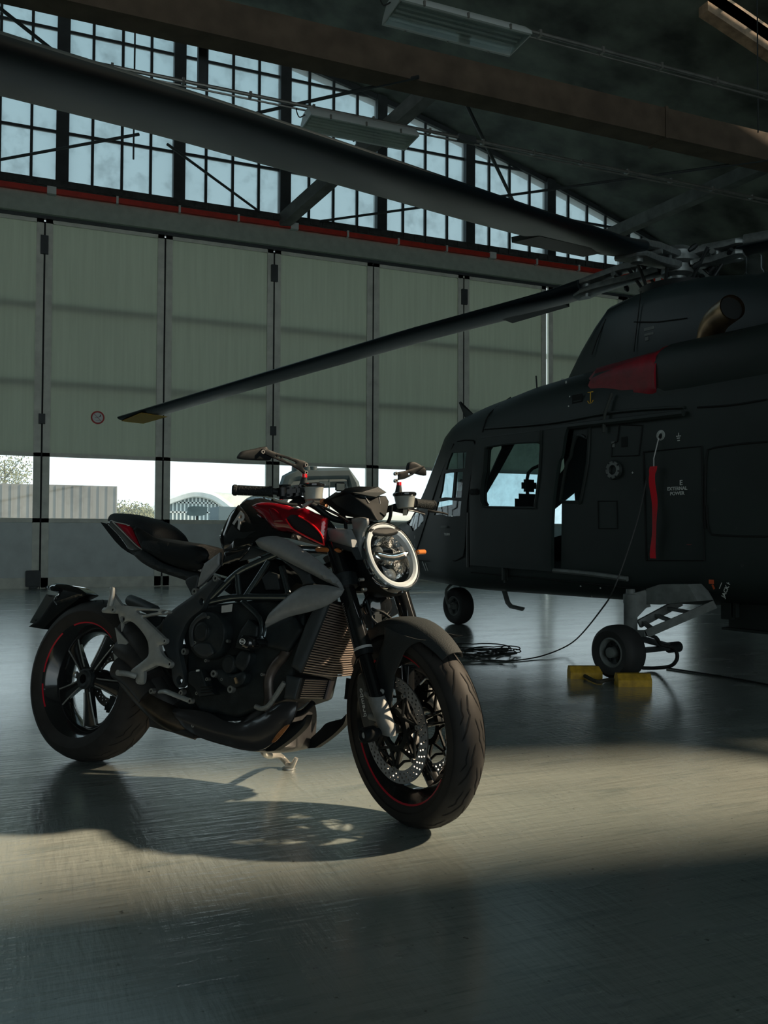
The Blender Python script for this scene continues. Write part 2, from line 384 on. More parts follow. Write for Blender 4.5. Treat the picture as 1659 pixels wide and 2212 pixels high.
# sliding door leaves
SHADE = {}
def door(i, x0, x1):
    xc = (x0+x1)/2; w_ = x1-x0
    root = MB()
    # stiles and rails on the outside face of the skin, exposed round the window
    for x in (x0+.065, x1-.065): root.box((x, YW+.0, 3.02), (.11, .07, 6.02))
    root.box((xc, YW+.0, .084), (w_-.002, .07, .172)); root.box((xc, YW, 6.0), (w_-.02, .07, .06))
    root.box((xc, YW+.0, 1.10), (w_-.02, .07, .07)); root.box((xc, YW+.0, 2.17), (w_-.02, .07, .06))
    d = struct(root.build('door_%d' % i, M_STILE))
    MB().box((xc, YW+.012, 4.09), (w_-.22, .022, 3.80)).build('upper_sheet', M_DOORT, d)
    MB().box((xc, YW+.012, .62), (w_-.22, .022, .90)).build('lower_sheet', M_DOORLOW, d)
    r = MB()
    for z in (3.35, 4.62): r.box((xc, YW+.09, z), (w_-.1, .10, .10))
    r.build('rail', M_STILE, d)
    MB().box((xc, YW+.0, 1.64), (w_-.22, .008, 1.01)).build('pane', M_CLEAR, d)
    if i != 9: MB().box((x1, YW+.01, 3.0), (.035, .05, 6.0)).build('seal', M_GAP, d)
    if i % 2 == 0:
        h = MB(); h.box((x1-.1, YW-.08, .16), (.22, .12, .26), bev=.01); h.tube([(x1-.16, YW-.09, .02), (x1-.04, YW-.09, .02)], .06, 12)
        h.box((x1, YW-.05, 2.75), (.10, .08, .16)); h.box((x1, YW-.05, 5.6), (.12, .08, .30))
        h.build('floor_bolt', M_STEEL, d)
    return d
def door_translucent():
    m = mat('cream_door_skin', (.66, .70, .62), .55, noise=.07, nscale=2.5, stretch=(9, 9, .35)).copy(); m.name = 'thin_cream_door_sheet'
    nt = m.node_tree; L = nt.links.new; b = nt.nodes['Principled BSDF']; out = [n for n in nt.nodes if n.type == 'OUTPUT_MATERIAL'][0]
    tr = nt.nodes.new('ShaderNodeBsdfTranslucent'); tr.inputs[0].default_value = (.52, .56, .47, 1); mx = nt.nodes.new('ShaderNodeMixShader'); mx.inputs[0].default_value = .36
    L(b.outputs[0], mx.inputs[1]); L(tr.outputs[0], mx.inputs[2]); L(mx.outputs[0], out.inputs[0]); return m
M_DOORT = door_translucent()
for i in range(11):
    x0 = D0+PITCHX*i
    door(i+1, x0+(.03 if i == 9 else .004), x0+PITCHX-.004)
# no-smoking style round sign on a door leaf
sg = PY(211, 902, YW-.005)
M_SIGNR = mat('sign_red', (.42, .02, .015), .5)
s_ = empty('prohibition_sign', sg); tag(s_, 'small round red prohibition sign with diagonal bar on a door leaf', 'sign')
MB().lathe([(0, -.004), (.085, -.004), (.085, .002), (0, .002)], (0, 0, 0), (0, -1, 0)).build('plate', M_WHITE, s_)
r_ = MB().lathe([(.085, 0), (.11, 0), (.11, .008), (.085, .008)], (0, 0, 0), (0, -1, 0), close=True); r_.bar((-.062, -.006, .062), (.062, -.006, -.062), .004, .022, up=(0, -1, 0)); r_.build('ring', M_SIGNR, s_)
g_ = MB(); g_.bar((-.045, -.004, -.01), (.03, -.004, .012), .003, .014, up=(0, -1, 0)); g_.tube([(.03, -.005, .015), (.045, -.005, .03), (.04, -.005, .05)], .006, 6); g_.bar((-.03, -.004, -.05), (.05, -.004, -.05), .003, .01, up=(0, -1, 0)); g_.build('pictogram', M_GAP, s_)

# gable glazing: one window per bay between the posts
BAY, BX0 = 1.9, .42
Z0 = 6.64
k = 0
for b in range(-4, 8):
    xa = BX0+BAY*b; xb = xa+BAY; k += 1
    post = MB().box((xa, YW+.03, (Z0+roofz(xa))/2), (.20, .20, roofz(xa)-Z0)); 
    struct(post.build('trim_%d' % (10+k), M_STEEL))
    fr = MB()
    for q in range(1, 4):
        x = xa+BAY*q/4; fr.box((x, YW+.05, (Z0+roofz(x))/2), (.045, .06, roofz(x)-Z0))
    z = Z0+.04
    while z < roofz(xb)+.2 or z < roofz(xa):
        hi = xb
        if roofz(xb) < z: hi = -6.9+math.sqrt(max(0, (10.77-z)/.00875))
        if hi > xa+.1: fr.box(((xa+hi)/2, YW+.05, z), (hi-xa, .05, .045))
        z += .86
    wd = struct(fr.build('window_%d' % (11+k), M_STEEL))
    MB().loft([[V((xa+.05+(BAY-.1)*i/6, YW+.05, Z0)), V((xa+.05+(BAY-.1)*i/6, YW+.05, roofz(xa+.05+(BAY-.1)*i/6)-.05)), V((xa+.05+(BAY-.1)*i/6, YW+.056, roofz(xa+.05+(BAY-.1)*i/6)-.05)), V((xa+.05+(BAY-.1)*i/6, YW+.056, Z0))] for i in range(7)], sm=False).build('pane', M_PANE, wd)
# side walls and the wall behind the photographer with an added opening sized for sky light
struct(MB().box((XR+.1, 0, 3.5), (.2, YW*2+1, 7.2)).build('wall_right', M_WALL))
struct(MB().box((XL-.1, 0, 4.5), (.2, YW*2+1, 9)).build('wall_left', M_WALL))
wf = MB(); wf.box((-15.5, YB-.1, 5), (17, .2, 10.6)); wf.box((12.5, YB-.1, 5), (9, .2, 10)); wf.box((.5, YB-.1, 9.6), (15, .2, 2.6))
struct(wf.build('wall_front', M_WALL))

# tie beams, braces, tie rods
def beamY(y, nm):
    b = MB(); b.box(((XL+XR)/2, y, 6.80), (XR-XL, .34, .42)); return struct(b.build(nm, M_BEAM))
beamY(9.80, 'trim_5')
col = MB(); c0 = PZ(1430, 300, 6.6); col.box((c0.x, 9.8, 6.80), (.05, .38, .46)); struct(col.build('trim_6', M_BEAM))
def brace(a, b, w_, h, label, name='roof_brace', m=M_BRACE, cat='brace', group=None):
    o = MB().bar(a, b, w_, h).build(name, m); return tag(o, label, cat, group)
brace(V((4.27, 15, 6.72)), V((7.0, 9.9, 6.78)) if False else V((4.30, 14.95, 6.75)), .1, .1, 'x') if False else None
a = PY(612, 478, 14.8); b_ = PZ(965, 165, 7.6)
o = MB().bar(a, b_, .20, .22).build('roof_brace', M_BRACE); tag(o, 'thick grey diagonal roof brace crossing behind the far hanging lamp', 'brace', None)
a = PY(1290, 520, 14.8); b_ = PY(1700, 335, 9.9)
o = MB().bar(a, b_, .20, .22).build('roof_brace', M_BRACE); tag(o, 'thick grey diagonal roof brace rising to the right above the helicopter rotor', 'brace', None)
def rod(pts, r, label, m=M_STEEL):
    o = MB().tube(pts, r, 8).build('tie_rod', m); return tag(o, label, 'tie rod', 'thin steel tie rods under the roof')
rod([PZ(0, 345, 6.6), PZ(300, 290, 6.6)], .022, 'thin dark tie rod at the left edge, below the upper rotor blade')
rod([PZ(362, 312, 6.6), PZ(575, 468, 6.6)], .022, 'thin tie rod running down from the upper rotor blade to the ledge')
rod([PZ(0, 18, 6.6), PZ(135, 125, 6.6)], .022, 'thin tie rod in the top left corner')
rod([PZ(520, 252, 6.6), PZ(905, 166, 6.6)], .022, 'thin tie rod just left of the far lamp reaching the brown beam')
rod([PZ(690, 478, 6.6), PZ(1659, 345, 6.6)], .022, 'long thin tie rod crossing behind the upper blade to the right edge')
rod([PZ(990, 190, 6.75), PZ(1112, 442, 6.75)], .028, 'tie rod hanging diagonally from the brown beam to the window ledge')
# drop pole seen in front of the second bay
p = PY(436, 180, 10.3); o = MB().bar((p.x, p.y, 6.3), (p.x, p.y, 7.6), .10, .10, up=(0, 1, 0)).build('hanger_post', M_STEEL); tag(o, 'short dark square post hanging down to the conduit in front of the gable windows', 'post')
p = PY(290, 200, 12.); o = MB().tube([(p.x, 12., 6.0), (p.x, 12., 9.9)], .012, 6).build('hanging_cable', M_STEEL); tag(o, 'thin dark cable hanging in front of the left gable windows', 'cable')
p = PY(1637, 200, 8.6); o = MB().tube([(p.x, 8.6, PY(1637, 286, 8.6).z), (p.x, 8.6, 9.2)], .010, 6).build('hanging_cable', M_STEEL); tag(o, 'thin cable hanging at the right edge above the brown beam', 'cable')

# lamps and conduits
M_COND = mat('galvanised_conduit', (.22, .22, .20), .4, metal=.6, noise=.2)
for y, x0, z, lab in ((10.08, -6, 6.21, 'long thin pipe conduit that carries the far lamp'), (7.6, 4.5, 6.185, 'thin pipe conduit running right from the near lamp')):
    c = MB(); c.tube([(x0, y, z), (XR, y, z)], .022, 8); c.tube([(x0, y+.05, z-.03), (XR, y+.05, z-.03)], .012, 6); c = c.build('pipe_conduit', M_COND); tag(c, lab, 'conduit')
    for i in range(24):
        x = x0+.4+.8*i
        if x < XR-.2: MB().box((x, y+.02, z), (.03, .09, .07)).build('clip', M_COND, c)
    if y > 9: MB().box((5.35, y, z), (.26, .07, .08)).build('junction_box', M_STEEL, c)
def lamp(x0, x1, y, z, label, z_lo=True):
    root = empty('hanging_lamp', ((x0+x1)/2, y, z)); tag(root, label, 'lamp', 'hanging fluorescent lamps'); L_ = x1-x0; W = .46
    h = MB()   # trapezoid housing
    sec = [(-W/2, 0), (-W/2+.02, .05), (-.10, .15), (.10, .15), (W/2-.02, .05), (W/2, 0), (W/2-.03, 0), (.08, .115), (-.08, .115), (-W/2+.03, 0)]
    h.loft([[V((x, a, b)) for a, b in sec] for x in (-L_/2, L_/2)], sm=False)
    for x in (-L_/2, L_/2): h.loft([[V((x+d, a, b)) for a, b in sec[:6]] for d in (-.006, .006)], sm=False)
    h.build('housing', mat('lamp_enamel', (.62, .68, .66), .4), root)
    t = MB()
    for a in (-.15, -.075, 0, .075, .15): t.tube([(-L_/2+.04, a, .035), (L_/2-.04, a, .035)], .014, 8)
    t.build('fluorescent_tube', mat('unlit_tube', (.80, .84, .82), .2), root)
    MB().box((0, 0, .003), (L_-.03, W-.04, .004)).build('cover', glass_mat('ribbed_acrylic_cover', (.95, .98, .97), .02, ntrans=.10), root)
    for i in range(3):
        for s in (-1, 1): MB().box((-L_/2+.25+i*(L_-.5)/2, s*(W/2), .02), (.02, .02, .05)).build('clip', M_COND, root)
    for x in (-L_/2+.1, L_/2-.1): MB().tube([(x, 0, .14), (x, .0, .183 if z_lo else .16)], .006, 6).build('hanger', M_STEEL, root)
    w_ = MB(); w_.tube(smooth([(-L_/2-.01, 0, .10), (-L_/2-.08, .01, .06), (-L_/2-.12, .01, .14), (-L_/2-.11, .01, .17)], 5, False), .007, 6); w_.build('cord', M_GAP, root)
lamp(3.10, 4.54, 10.08, 6.0, 'far hanging fluorescent lamp in front of the gable windows')
lamp(3.20, 4.66, 7.6, 6.0, 'near hanging fluorescent lamp at the top of the picture')
# ================================================================== motorcycle
REG = {'A': (40, 940, 2.5136), 'B': (480, 940, 2.765), 'C': (340, 1250, 3.770), 'D': (700, 1280, 3.95), 'G': (200, 1080, 5.53), 'H': (460, 1060, 5.184),
       'I': (50, 1240, 4.74), 'J': (490, 950, 5.72), 'K': (700, 980, 5.53), 'L': (700, 1130, 6.9125), 'M': (380, 1280, 7.541), 'P': (0, 0, 1)}
def px(r, x, y): a = REG[r]; return a[0]+x/a[2], a[1]+y/a[2]
def loc(fr, r, pts, l): return [(lambda q: (q.x, q.z))(fr.at(*px(r, *p[-2:]), l)) for p in pts]
WB, RF, RR = 1.46, .307, .318
_o = PZ(182, 1644, 0); _t = PZ(884, 1790, 0); _d = (_t-_o).normalized()
_l = V((0, 0, 1)).cross(_d).normalized(); LEAN = math.radians(9.5)
MB_ = frame(_o, _d, V((0, 0, 1))*math.cos(LEAN)+_l*math.sin(LEAN))
RAKE = math.radians(24.5)
S_ = Matrix.Translation(V((WB+.10, 0, 0))) @ Matrix.Rotation(-math.radians(26), 4, V((-math.sin(RAKE), 0, math.cos(RAKE)))) @ Matrix.Translation(V((-WB-.10, 0, 0)))
BK, FK = Frame(MB_), Frame(MB_ @ S_)
bike = empty('motorcycle', MB_); tag(bike, 'black, grey and red naked sports motorcycle with round headlight leaning on its side stand', 'motorcycle')

K_BLK = mat('matte_black', (.010, .0125, .0135), .5, noise=.15, nscale=20, spec=.16)
K_GLOSS = mat('gloss_black_paint', (.010, .011, .012), .08, coat=1)
K_RED = mat('candy_red_paint', (.22, .003, .010), .12, coat=1)
K_REDL = mat('bright_red_trim', (.95, .012, .02), .25, coat=1)
K_GREY = mat('matte_graphite', (.25, .265, .27), .45, metal=.15, noise=.08, nscale=60)
K_DGREY = mat('dark_graphite', (.036, .043, .046), .45, noise=.1, nscale=30, spec=.35)
K_ENG = mat('black_engine_casting', (.020, .026, .028), .5, metal=.2, spec=.4, noise=.3, nscale=25, bump=.15, bscale=120)
K_ALU = mat('brushed_aluminium', (.38, .40, .39), .45, metal=.4, noise=.12, nscale=30)
K_CHR = mat('chrome', (.80, .80, .80), .08, metal=1)
K_BOLT = mat('steel_bolt', (.55, .55, .53), .3, metal=.9)
K_RUB = mat('tyre_rubber', (.034, .032, .030), .6, noise=.2, nscale=20, spec=.3)
K_GROOVE = mat('tread_groove', (.006, .006, .006), .9)
K_SEAT = mat('seat_vinyl', (.012, .015, .0165), .6, bump=.3, bscale=260, spec=.3)
K_PLAS = mat('grey_textured_plastic', (.030, .036, .038), .6, bump=.2, bscale=300, spec=.35)
K_RIM = mat('gloss_black_rim', (.014, .015, .016), .15, coat=.6)
K_DISC = mat('brake_disc_steel', (.30, .30, .30), .35, metal=.9, noise=.2, nscale=40)
K_PIPE = mat('heat_tinted_steel', (.10, .085, .07), .35, metal=.85, noise=.3, nscale=15)
K_PIPEB = mat('black_exhaust', (.055, .055, .055), .45, metal=.6, noise=.25, nscale=15)
K_TRUB = mat('frame_tube_paint', (.11, .135, .145), .2, metal=.85, coat=.5)
K_FIN = mat('radiator_fin', (.48, .40, .35), .35, metal=.7)
K_AMB = mat('amber_lens', (.62, .20, .05), .12, coat=1)
K_RLENS = mat('red_lens', (.35, .005, .02), .1, coat=1)
K_RES = mat('smoky_reservoir', (.32, .34, .32), .25, coat=.5, noise=.1, nscale=30)
K_WHT = mat('white_lettering', (.75, .77, .76), .5)
K_SILV = mat('silver_lettering', (.45, .46, .46), .4)
K_STRIPE = mat('red_rim_tape', (.55, .01, .03), .4)

def side(name, m, r, pts, l, thick=.006, dome=.012, er=.03, holes=(), fr=BK, par=None, sm=4, res=None, mirror=False, bd=0.):
    par = par or bike
    s2 = [('c',)+p[1:] if p[0] == 'c' else p for p in pts]
    P = []
    for p in pts:
        c = p[0] == 'c'; q = fr.at(*px(r, *p[-2:]), l); P.append(('c', q.x, q.z) if c else (q.x, q.z))
    P = smooth(P, sm)
    H = [smooth([(lambda q: (q.x, q.z))(fr.at(*px(r, *p), l)) for p in h], 3) for h in holes]
    mb = MB().panel(P, xzr(l), thick, dome, er, res, H, back_dome=bd)
    o = mb.build(name, m, par)
    if fr is FK and par is bike: o.matrix_basis = S_
    if mirror:
        mc = MB(); mc.v = [V((q.x, -q.y, q.z)) for q in mb.v]; mc.f = [f[::-1] for f in mb.f]; mc.sm = mb.sm
        o2 = mc.build(name, m, par)
        if fr is FK and par is bike: o2.matrix_basis = S_
    return o
def tubep(name, m, r, pts, l, rad, par=None, fr=BK, n=10, k=4, mirror=False, mb=None, flat=1.):
    """pts: (x,y) or (x,y,l)"""
    P = [fr.at(*px(r, p[0], p[1]), p[2] if len(p) > 2 else l) for p in pts]
    if k > 1: P = smooth(P, k, False)
    if isinstance(rad, (list, tuple)):
        R = [rad[0]+(rad[1]-rad[0])*i/(len(P)-1) for i in range(len(P))]
    else: R = rad
    own = mb is None; mb = mb or MB(); mb.tube(P, R, n, flat=flat)
    if not own: return mb
    if mirror: mb.mirror()
    o = mb.build(name, m, par or bike)
    if fr is FK: o.matrix_basis = S_
    return o
def steered(o): o.matrix_basis = S_; return o
def interp(T, x):
    T = sorted(T)
    if x <= T[0][0]: return T[0][1]
    for (a, b), (c, d) in zip(T, T[1:]):
        if x <= c: return b+(d-b)*(x-a)/(c-a+1e-9)
    return T[-1][1]
def body(name, m, top, bot, W, e=2.6, n=26, fr=BK, par=None, x0=None, x1=None, lb=None, flatb=.0):
    """symmetric shell: top (region, pts) is its ridge at y=0, bot its lower right edge at y=-w; W list of (x, half width)"""
    wl = lb if lb is not None else sum(q[1] for q in W)/len(W)
    T = [(q[0], q[1]) for q in loc(fr, top[0], top[1], 0)]; B = [(q[0], q[1]) for q in loc(fr, bot[0], bot[1], -wl)]
    T = [tuple(q) for q in smooth(T, 5, False)]; B = [tuple(q) for q in smooth(B, 5, False)]
    a = x0 if x0 is not None else max(min(q[0] for q in T), min(q[0] for q in B)); b = x1 if x1 is not None else min(max(q[0] for q in T), max(q[0] for q in B))
    rings = []
    for i in range(n+1):
        t = i/n; x = a+(b-a)*t; zt, zb, w_ = interp(T, x), interp(B, x), interp(W, x)
        zt = max(zt, zb+.004); s = math.sqrt(max(.0004, 1-(2*min(1, max(0, abs(t-.5)-.44)/.06))**2/4)) if True else 1
        w_ *= s; ring = []
        for k in range(25):
            an = PI*k/24; ca, sa = math.cos(an), math.sin(an)
            ring.append(V((x, -w_*abs(ca)**(2/e)*(1 if ca > 0 else -1), zb+(zt-zb)*abs(sa)**(2/e))))
        for k in range(1, 6):
            u = k/6; ring.append(V((x, w_*(1-2*u), zb-flatb*math.sin(PI*u))))
        rings.append(ring)
    o = MB().loft(rings).build(name, m, par or bike, sharp=50)
    if fr is FK: o.matrix_basis = S_
    return o
def bolts(name, lst, fr=BK, r=.007, h=.006, par=None, m=None, k=None):
    """each bolt its own small hexagon-socket cap"""
    for it in lst:
        rg, x, y, l = it[:4]; rr = it[4] if len(it) > 4 else r; p = fr.at(*px(rg, x, y), l)
        o = MB().lathe([(rr*.45, -h*.4), (rr*.5, 0), (rr, 0), (rr*1.05, -h*.3), (rr*1.05, -h-.01)], p, (0, -1, 0), 14).build(name, m or K_BOLT, par or bike)
        MBx = MB().lathe([(0, -h*.35), (rr*.47, -h*.35)], p, (0, -1, 0), 6); MBx.build('socket', K_GROOVE, o)
        if fr is FK: o.matrix_basis = S_

# ---- wheels
def wheel(cx, R, tw, rimr, rw, nsp, ph, par_mtx, name, front):
    c = V((cx, 0, R)); Y = (0, 1, 0)
    b = rimr
    rim = MB()
    rim.lathe([(b+.006, -rw), (b+.001, -rw+.004), (b-.012, -rw+.010), (b-.020, -rw+.03), (b-.030, -rw*.35), (b-.030, rw*.35), (b-.020, rw-.03), (b-.012, rw-.010), (b+.001, rw-.004), (b+.006, rw), (b+.002, rw+.002), (b-.010, rw-.006),
               (b-.034, rw*.5), (b-.042, rw*.3), (b-.042, -rw*.3), (b-.034, -rw*.5), (b-.010, -rw+.006), (b+.002, -rw-.002)], c, Y, 72, close=True)
    hr = .040 if not front else .032
    rim.lathe([(hr*.55, -rw*.75), (hr*.9, -rw*.75), (hr, -rw*.5), (hr*.9, 0), (hr, rw*.5), (hr*.9, rw*.75), (hr*.55, rw*.75)], c, Y, 36, close=True)
    o = rim.build('front_wheel' if front else 'rear_wheel', K_RIM, bike)
    if par_mtx is not None: o.matrix_basis = par_mtx
    # tyre
    t = tw/2; pr = [(b-.004, -rw+.004), (b+.006, -rw-.006), (b+.020, -t*.92), (b+.045, -t*.995), (R-.055, -t), (R-.036, -t*.93), (R-.020, -t*.78), (R-.008, -t*.52), (R-.002, -t*.26), (R, 0)]
    pr2 = pr+[(a, -h) for a, h in pr[-2::-1]]
    MB().lathe(pr2, c, Y, 110).build('tyre', K_RUB, o)
    # tread grooves as thin inlaid ribbons following the tread
    prof = smooth([(h, a) for a, h in pr2[4:-4]], 4, False)
    def onT(th, s):     # s from -1..1 across the tread
        h = s*t*.97; z = interp([(p[0], p[1]) for p in prof], h)+.0007
        return c+V((math.cos(th)*z, h, math.sin(th)*z))
    g = MB()
    def ribbon(pl, w_):
        dense = []
        for (a0, s0), (a1, s1) in zip(pl, pl[1:]):
            for k in range(5): dense.append((a0+(a1-a0)*k/5, s0+(s1-s0)*k/5))
        dense.append(pl[-1]); vs = []
        for i, (a_, s_) in enumerate(dense):
            a0, s0 = dense[max(0, i-1)]; a1, s1 = dense[min(len(dense)-1, i+1)]
            dx, dy = (a1-a0)*R, (s1-s0)*t; L = math.hypot(dx, dy) or 1; e = w_/2*min(1, .25+min(i, len(dense)-1-i)*.4)
            nx, ny = -dy/L*e, dx/L*e
            vs += [onT(a_+nx/R, max(-1, min(1, s_+ny/t))), onT(a_-nx/R, max(-1, min(1, s_-ny/t)))]
        g.add(vs, [(2*i, 2*i+1, 2*i+3, 2*i+2) for i in range(len(dense)-1)])
    N = 14; D = 2*PI/N
    for k in range(N):
        for sg, off in ((-1, 0), (1, .5)):
            a0 = D*(k+off)
            ribbon([(a0, sg*.06), (a0-.13, sg*.24), (a0-.19, sg*.20), (a0-.33, sg*.50), (a0-.42, sg*.72)], .0042)
            ribbon([(a0-.02, sg*.42), (a0-.14, sg*.56), (a0-.19, sg*.53), (a0-.27, sg*.74)], .0036)
    g.build('tread_groove', K_GROOVE, o, recalc=False)
    # red tape on the rim lip, gaps shaped where shade hides it
    st = MB()
    for a0, a1 in ([(60, 110), (120, 165), (200, 330)] if front else [(50, 112), (130, 178), (190, 215)]):
        n = 20; vs = []
        for i in range(n+1):
            a = math.radians(a0+(a1-a0)*i/n)
            for rr, hh in ((b+.0065, -rw-.0012), (b+.001, -rw-.0018), (b-.004, -rw+.001)): vs.append(c+V((math.cos(a)*rr, hh, math.sin(a)*rr)))
        st.add(vs, [(3*i+j, 3*i+j+1, 3*i+j+4, 3*i+j+3) for i in range(n) for j in (0, 1)])
    st.build('rim_tape', K_STRIPE, o, recalc=False)
    # spokes: forked, with a machined edge line
    for k in range(nsp):
        a = math.radians(ph+360/nsp*k)
        def P(r, off, h): return c+V((math.cos(a)*r-math.sin(a)*off, h, math.sin(a)*r+math.cos(a)*off))
        sp_ = MB(); rr = b-.028; secs = []
        w0, w1 = (.020, .016) if front else (.026, .020)
        hh0, hh1 = rw*.62, rw*.34
        for sgn in ((-1, 1) if front else (0,)):
            rings = []
            for i in range(8):
                t_ = i/7; r_ = hr*.8+(rr-hr*.8)*t_; of = sgn*(.006+(.030 if not front else .014)*max(0, t_-.15)**.8); w_ = (w0*(1-t_)+w1*.55*t_)*.8 if front else .030+.050*t_**1.5; h_ = -(hh0*(1-t_)+hh1*t_)
                dpt = .034*(1-t_)+.022*t_
                rings.append([P(r_, of-w_/2, h_+.004), P(r_, of-w_/4, h_), P(r_, of+w_/4, h_), P(r_, of+w_/2, h_+.004), P(r_, of+w_*.35, h_+dpt), P(r_, of-w_*.35, h_+dpt)])
            sp_.loft(rings)
        s_o = sp_.build('spoke', K_RIM, o)
        if not front:
            ln = MB()
            for sgn in (-1, 1):
                pl = []
                for i in range(9):
                    t_ = .12+.80*i/8; r_ = hr*.8+(rr-hr*.8)*t_; of = sgn*(.030+.050*t_**1.5)*.46; pl.append(P(r_, of, -(hh0*(1-t_)+hh1*t_)+.0015))
                ln.tube(pl, .0030, 5)
            # the machined edge belongs to the rim face
            ln.build('machined_edge', K_ALU, o)
    # valve and hub
    MB().tube([c+V((math.cos(1.0)*(b-.03), -.01, math.sin(1.0)*(b-.03))), c+V((math.cos(1.0)*(b-.06), -.03, math.sin(1.0)*(b-.06)))], .003, 6).build('valve', K_BOLT, o)
    return o, c
def disc(par, c, y, R1, R0, nh, name='brake_disc', rows=3):
    mp = lambda u, v, h: c+V((u, y+h, v))
    n = 72; outer = [(R1*math.cos(2*PI*i/n), R1*math.sin(2*PI*i/n)) for i in range(n)]; hs = [[(R0*math.cos(2*PI*i/48), R0*math.sin(2*PI*i/48)) for i in range(48)]]
    for k in range(nh):
        for j in range(rows):
            a = 2*PI*(k+.33*j)/nh; r = R0+(R1-R0)*(.25+.27*j); q = .0036
            hs.append([(r*math.cos(a)+q*math.cos(2*PI*i/6), r*math.sin(a)+q*math.sin(2*PI*i/6)) for i in range(6)])
    # tessellate without interior points: quick
    loops = [outer]+hs; pts = []; ed = []
    for lp in loops: o0 = len(pts); pts += [V(p) for p in lp]; ed += [(o0+i, o0+(i+1) % len(lp)) for i in range(len(lp))]
    vo, eo, fo, *_ = delaunay_2d_cdt(pts, ed, [], 0, 1e-7); hc = [(sum(p[0] for p in h)/len(h), sum(p[1] for p in h)/len(h)) for h in hs[1:]]
    keep = []
    for f in fo:
        q = sum((vo[i] for i in f), V((0, 0)))/len(f)
        if R0*.9985 < q.length < R1 and min((q.x-a)**2+(q.y-b)**2 for a, b in hc) > .0028**2: keep.append(list(f))
    th = .0022; vs = [mp(q.x, q.y, -th) for q in vo]+[mp(q.x, q.y, th) for q in vo]; N = len(vo); ec = {}
    for f in keep:
        for i in range(len(f)): ec[(f[i], f[(i+1) % len(f)])] = 1
    sd_ = [(a, b) for a, b in ec if (b, a) not in ec]
    mb = MB().add(vs, keep+[[N+i for i in f][::-1] for f in keep]+[(a, N+a, N+b, b) for a, b in sd_])
    d = mb.build(name, K_DISC, par, sharp=30); return d
FW, FC = wheel(WB, RF, .122, .230, .046, 5, 90, S_, 'front', True)
RW, RC = wheel(0, RR, .192, .222, .078, 5, 64, None, 'rear', False)
def carrier(par, c, y, R0, hub, n=6, ph=0.):
    mb = MB()
    for k in range(n):
        a = 2*PI*k/n+ph; p0 = c+V((math.cos(a-.35)*hub, y-.004, math.sin(a-.35)*hub)); p1 = c+V((math.cos(a)*(R0+.002), y, math.sin(a)*(R0+.002))); p2 = c+V((math.cos(a+.55)*hub, y-.004, math.sin(a+.55)*hub))
        mb.bar(p0, p1, .008, .006, up=(0, 1, 0)); mb.bar(p2, p1, .008, .006, up=(0, 1, 0))
        a2 = a+PI/n; mb.bar(p1, c+V((math.cos(a2)*(R0-.022), y, math.sin(a2)*(R0-.022))), .007, .006, up=(0, 1, 0))
        mb.bar(c+V((math.cos(a2)*(R0-.022), y, math.sin(a2)*(R0-.022))), c+V((math.cos(a+2*PI/n)*R0, y, math.sin(a+2*PI/n)*R0)), .007, .006, up=(0, 1, 0))
    mb.lathe([(hub-.012, y-.006), (hub+.006, y-.006), (hub+.006, y+.006), (hub-.012, y+.006)], c, (0, 1, 0), 36, close=True)
    mb.build('disc_carrier', K_BLK, par)
    bb = MB()
    for k in range(n):
        for s in (0, .5):
            a = 2*PI*(k+s*0)/n+ph
        bb.lathe([(.003, -.008), (.008, -.008), (.008, .006), (.003, .006)], c+V((math.cos(a)*R0, y, math.sin(a)*R0)), (0, 1, 0), 14, close=True)
    bb.build('disc_bobbin', mat('dull_bobbin', (.22, .22, .21), .5, metal=.5), par)
for y in (-.062, .062):
    disc(FW, FC, y, .163, .124, 40); carrier(FW, FC, y, .121, .062, 7, .2)
MB().tube([FC+V((0, -.12, 0)), FC+V((0, .12, 0))], .014, 16).build('axle', K_ENG, FW)
disc(RW, RC, .085, .112, .075, 24, rows=2)
MB().lathe([(.018, -.066), (.030, -.070), (.034, -.062), (.040, -.060), (.040, -.04)], RC, (0, 1, 0), 36).build('hub_nut', K_DGREY, RW)
p = V((0, -.062, 0)); mbx = MB().lathe([(.004, -.068), (.012, -.070), (.014, -.06)], RC+V((-.045, 0, .012)), (0, 1, 0), 20); mbx.build('hub_bolt', K_BOLT, RW)
rc_ = MB().box(RC+V((.07, .085, -.085)), (.10, .06, .07), bev=.012).build('rear_caliper', K_DGREY, bike)
MB().box(RC+V((.02, .085, -.11)), (.05, .05, .04), bev=.01).build('brake_pad', K_ENG, rc_)
# swing arm on the far side
sw = MB(); sw.loft([ring_pts((x, .10+.035*t_, z), (0, 1, 0), (0, 0, 1), 12, .028, h_, 3) for x, z, h_, t_ in ((.56, .44, .055, 0), (.40, .43, .07, .2), (.22, .39, .06, .6), (.08, .335, .05, 1), (-.03, .318, .045, 1))]); sw.box((.53, 0, .44), (.09, .25, .10), bev=.02)
sw.build('swing_arm', K_DGREY, bike)
MB().tube([RC+V((0, .03, 0)), RC+V((0, .15, 0))], .03, 20).build('rear_axle', K_ENG, bike)

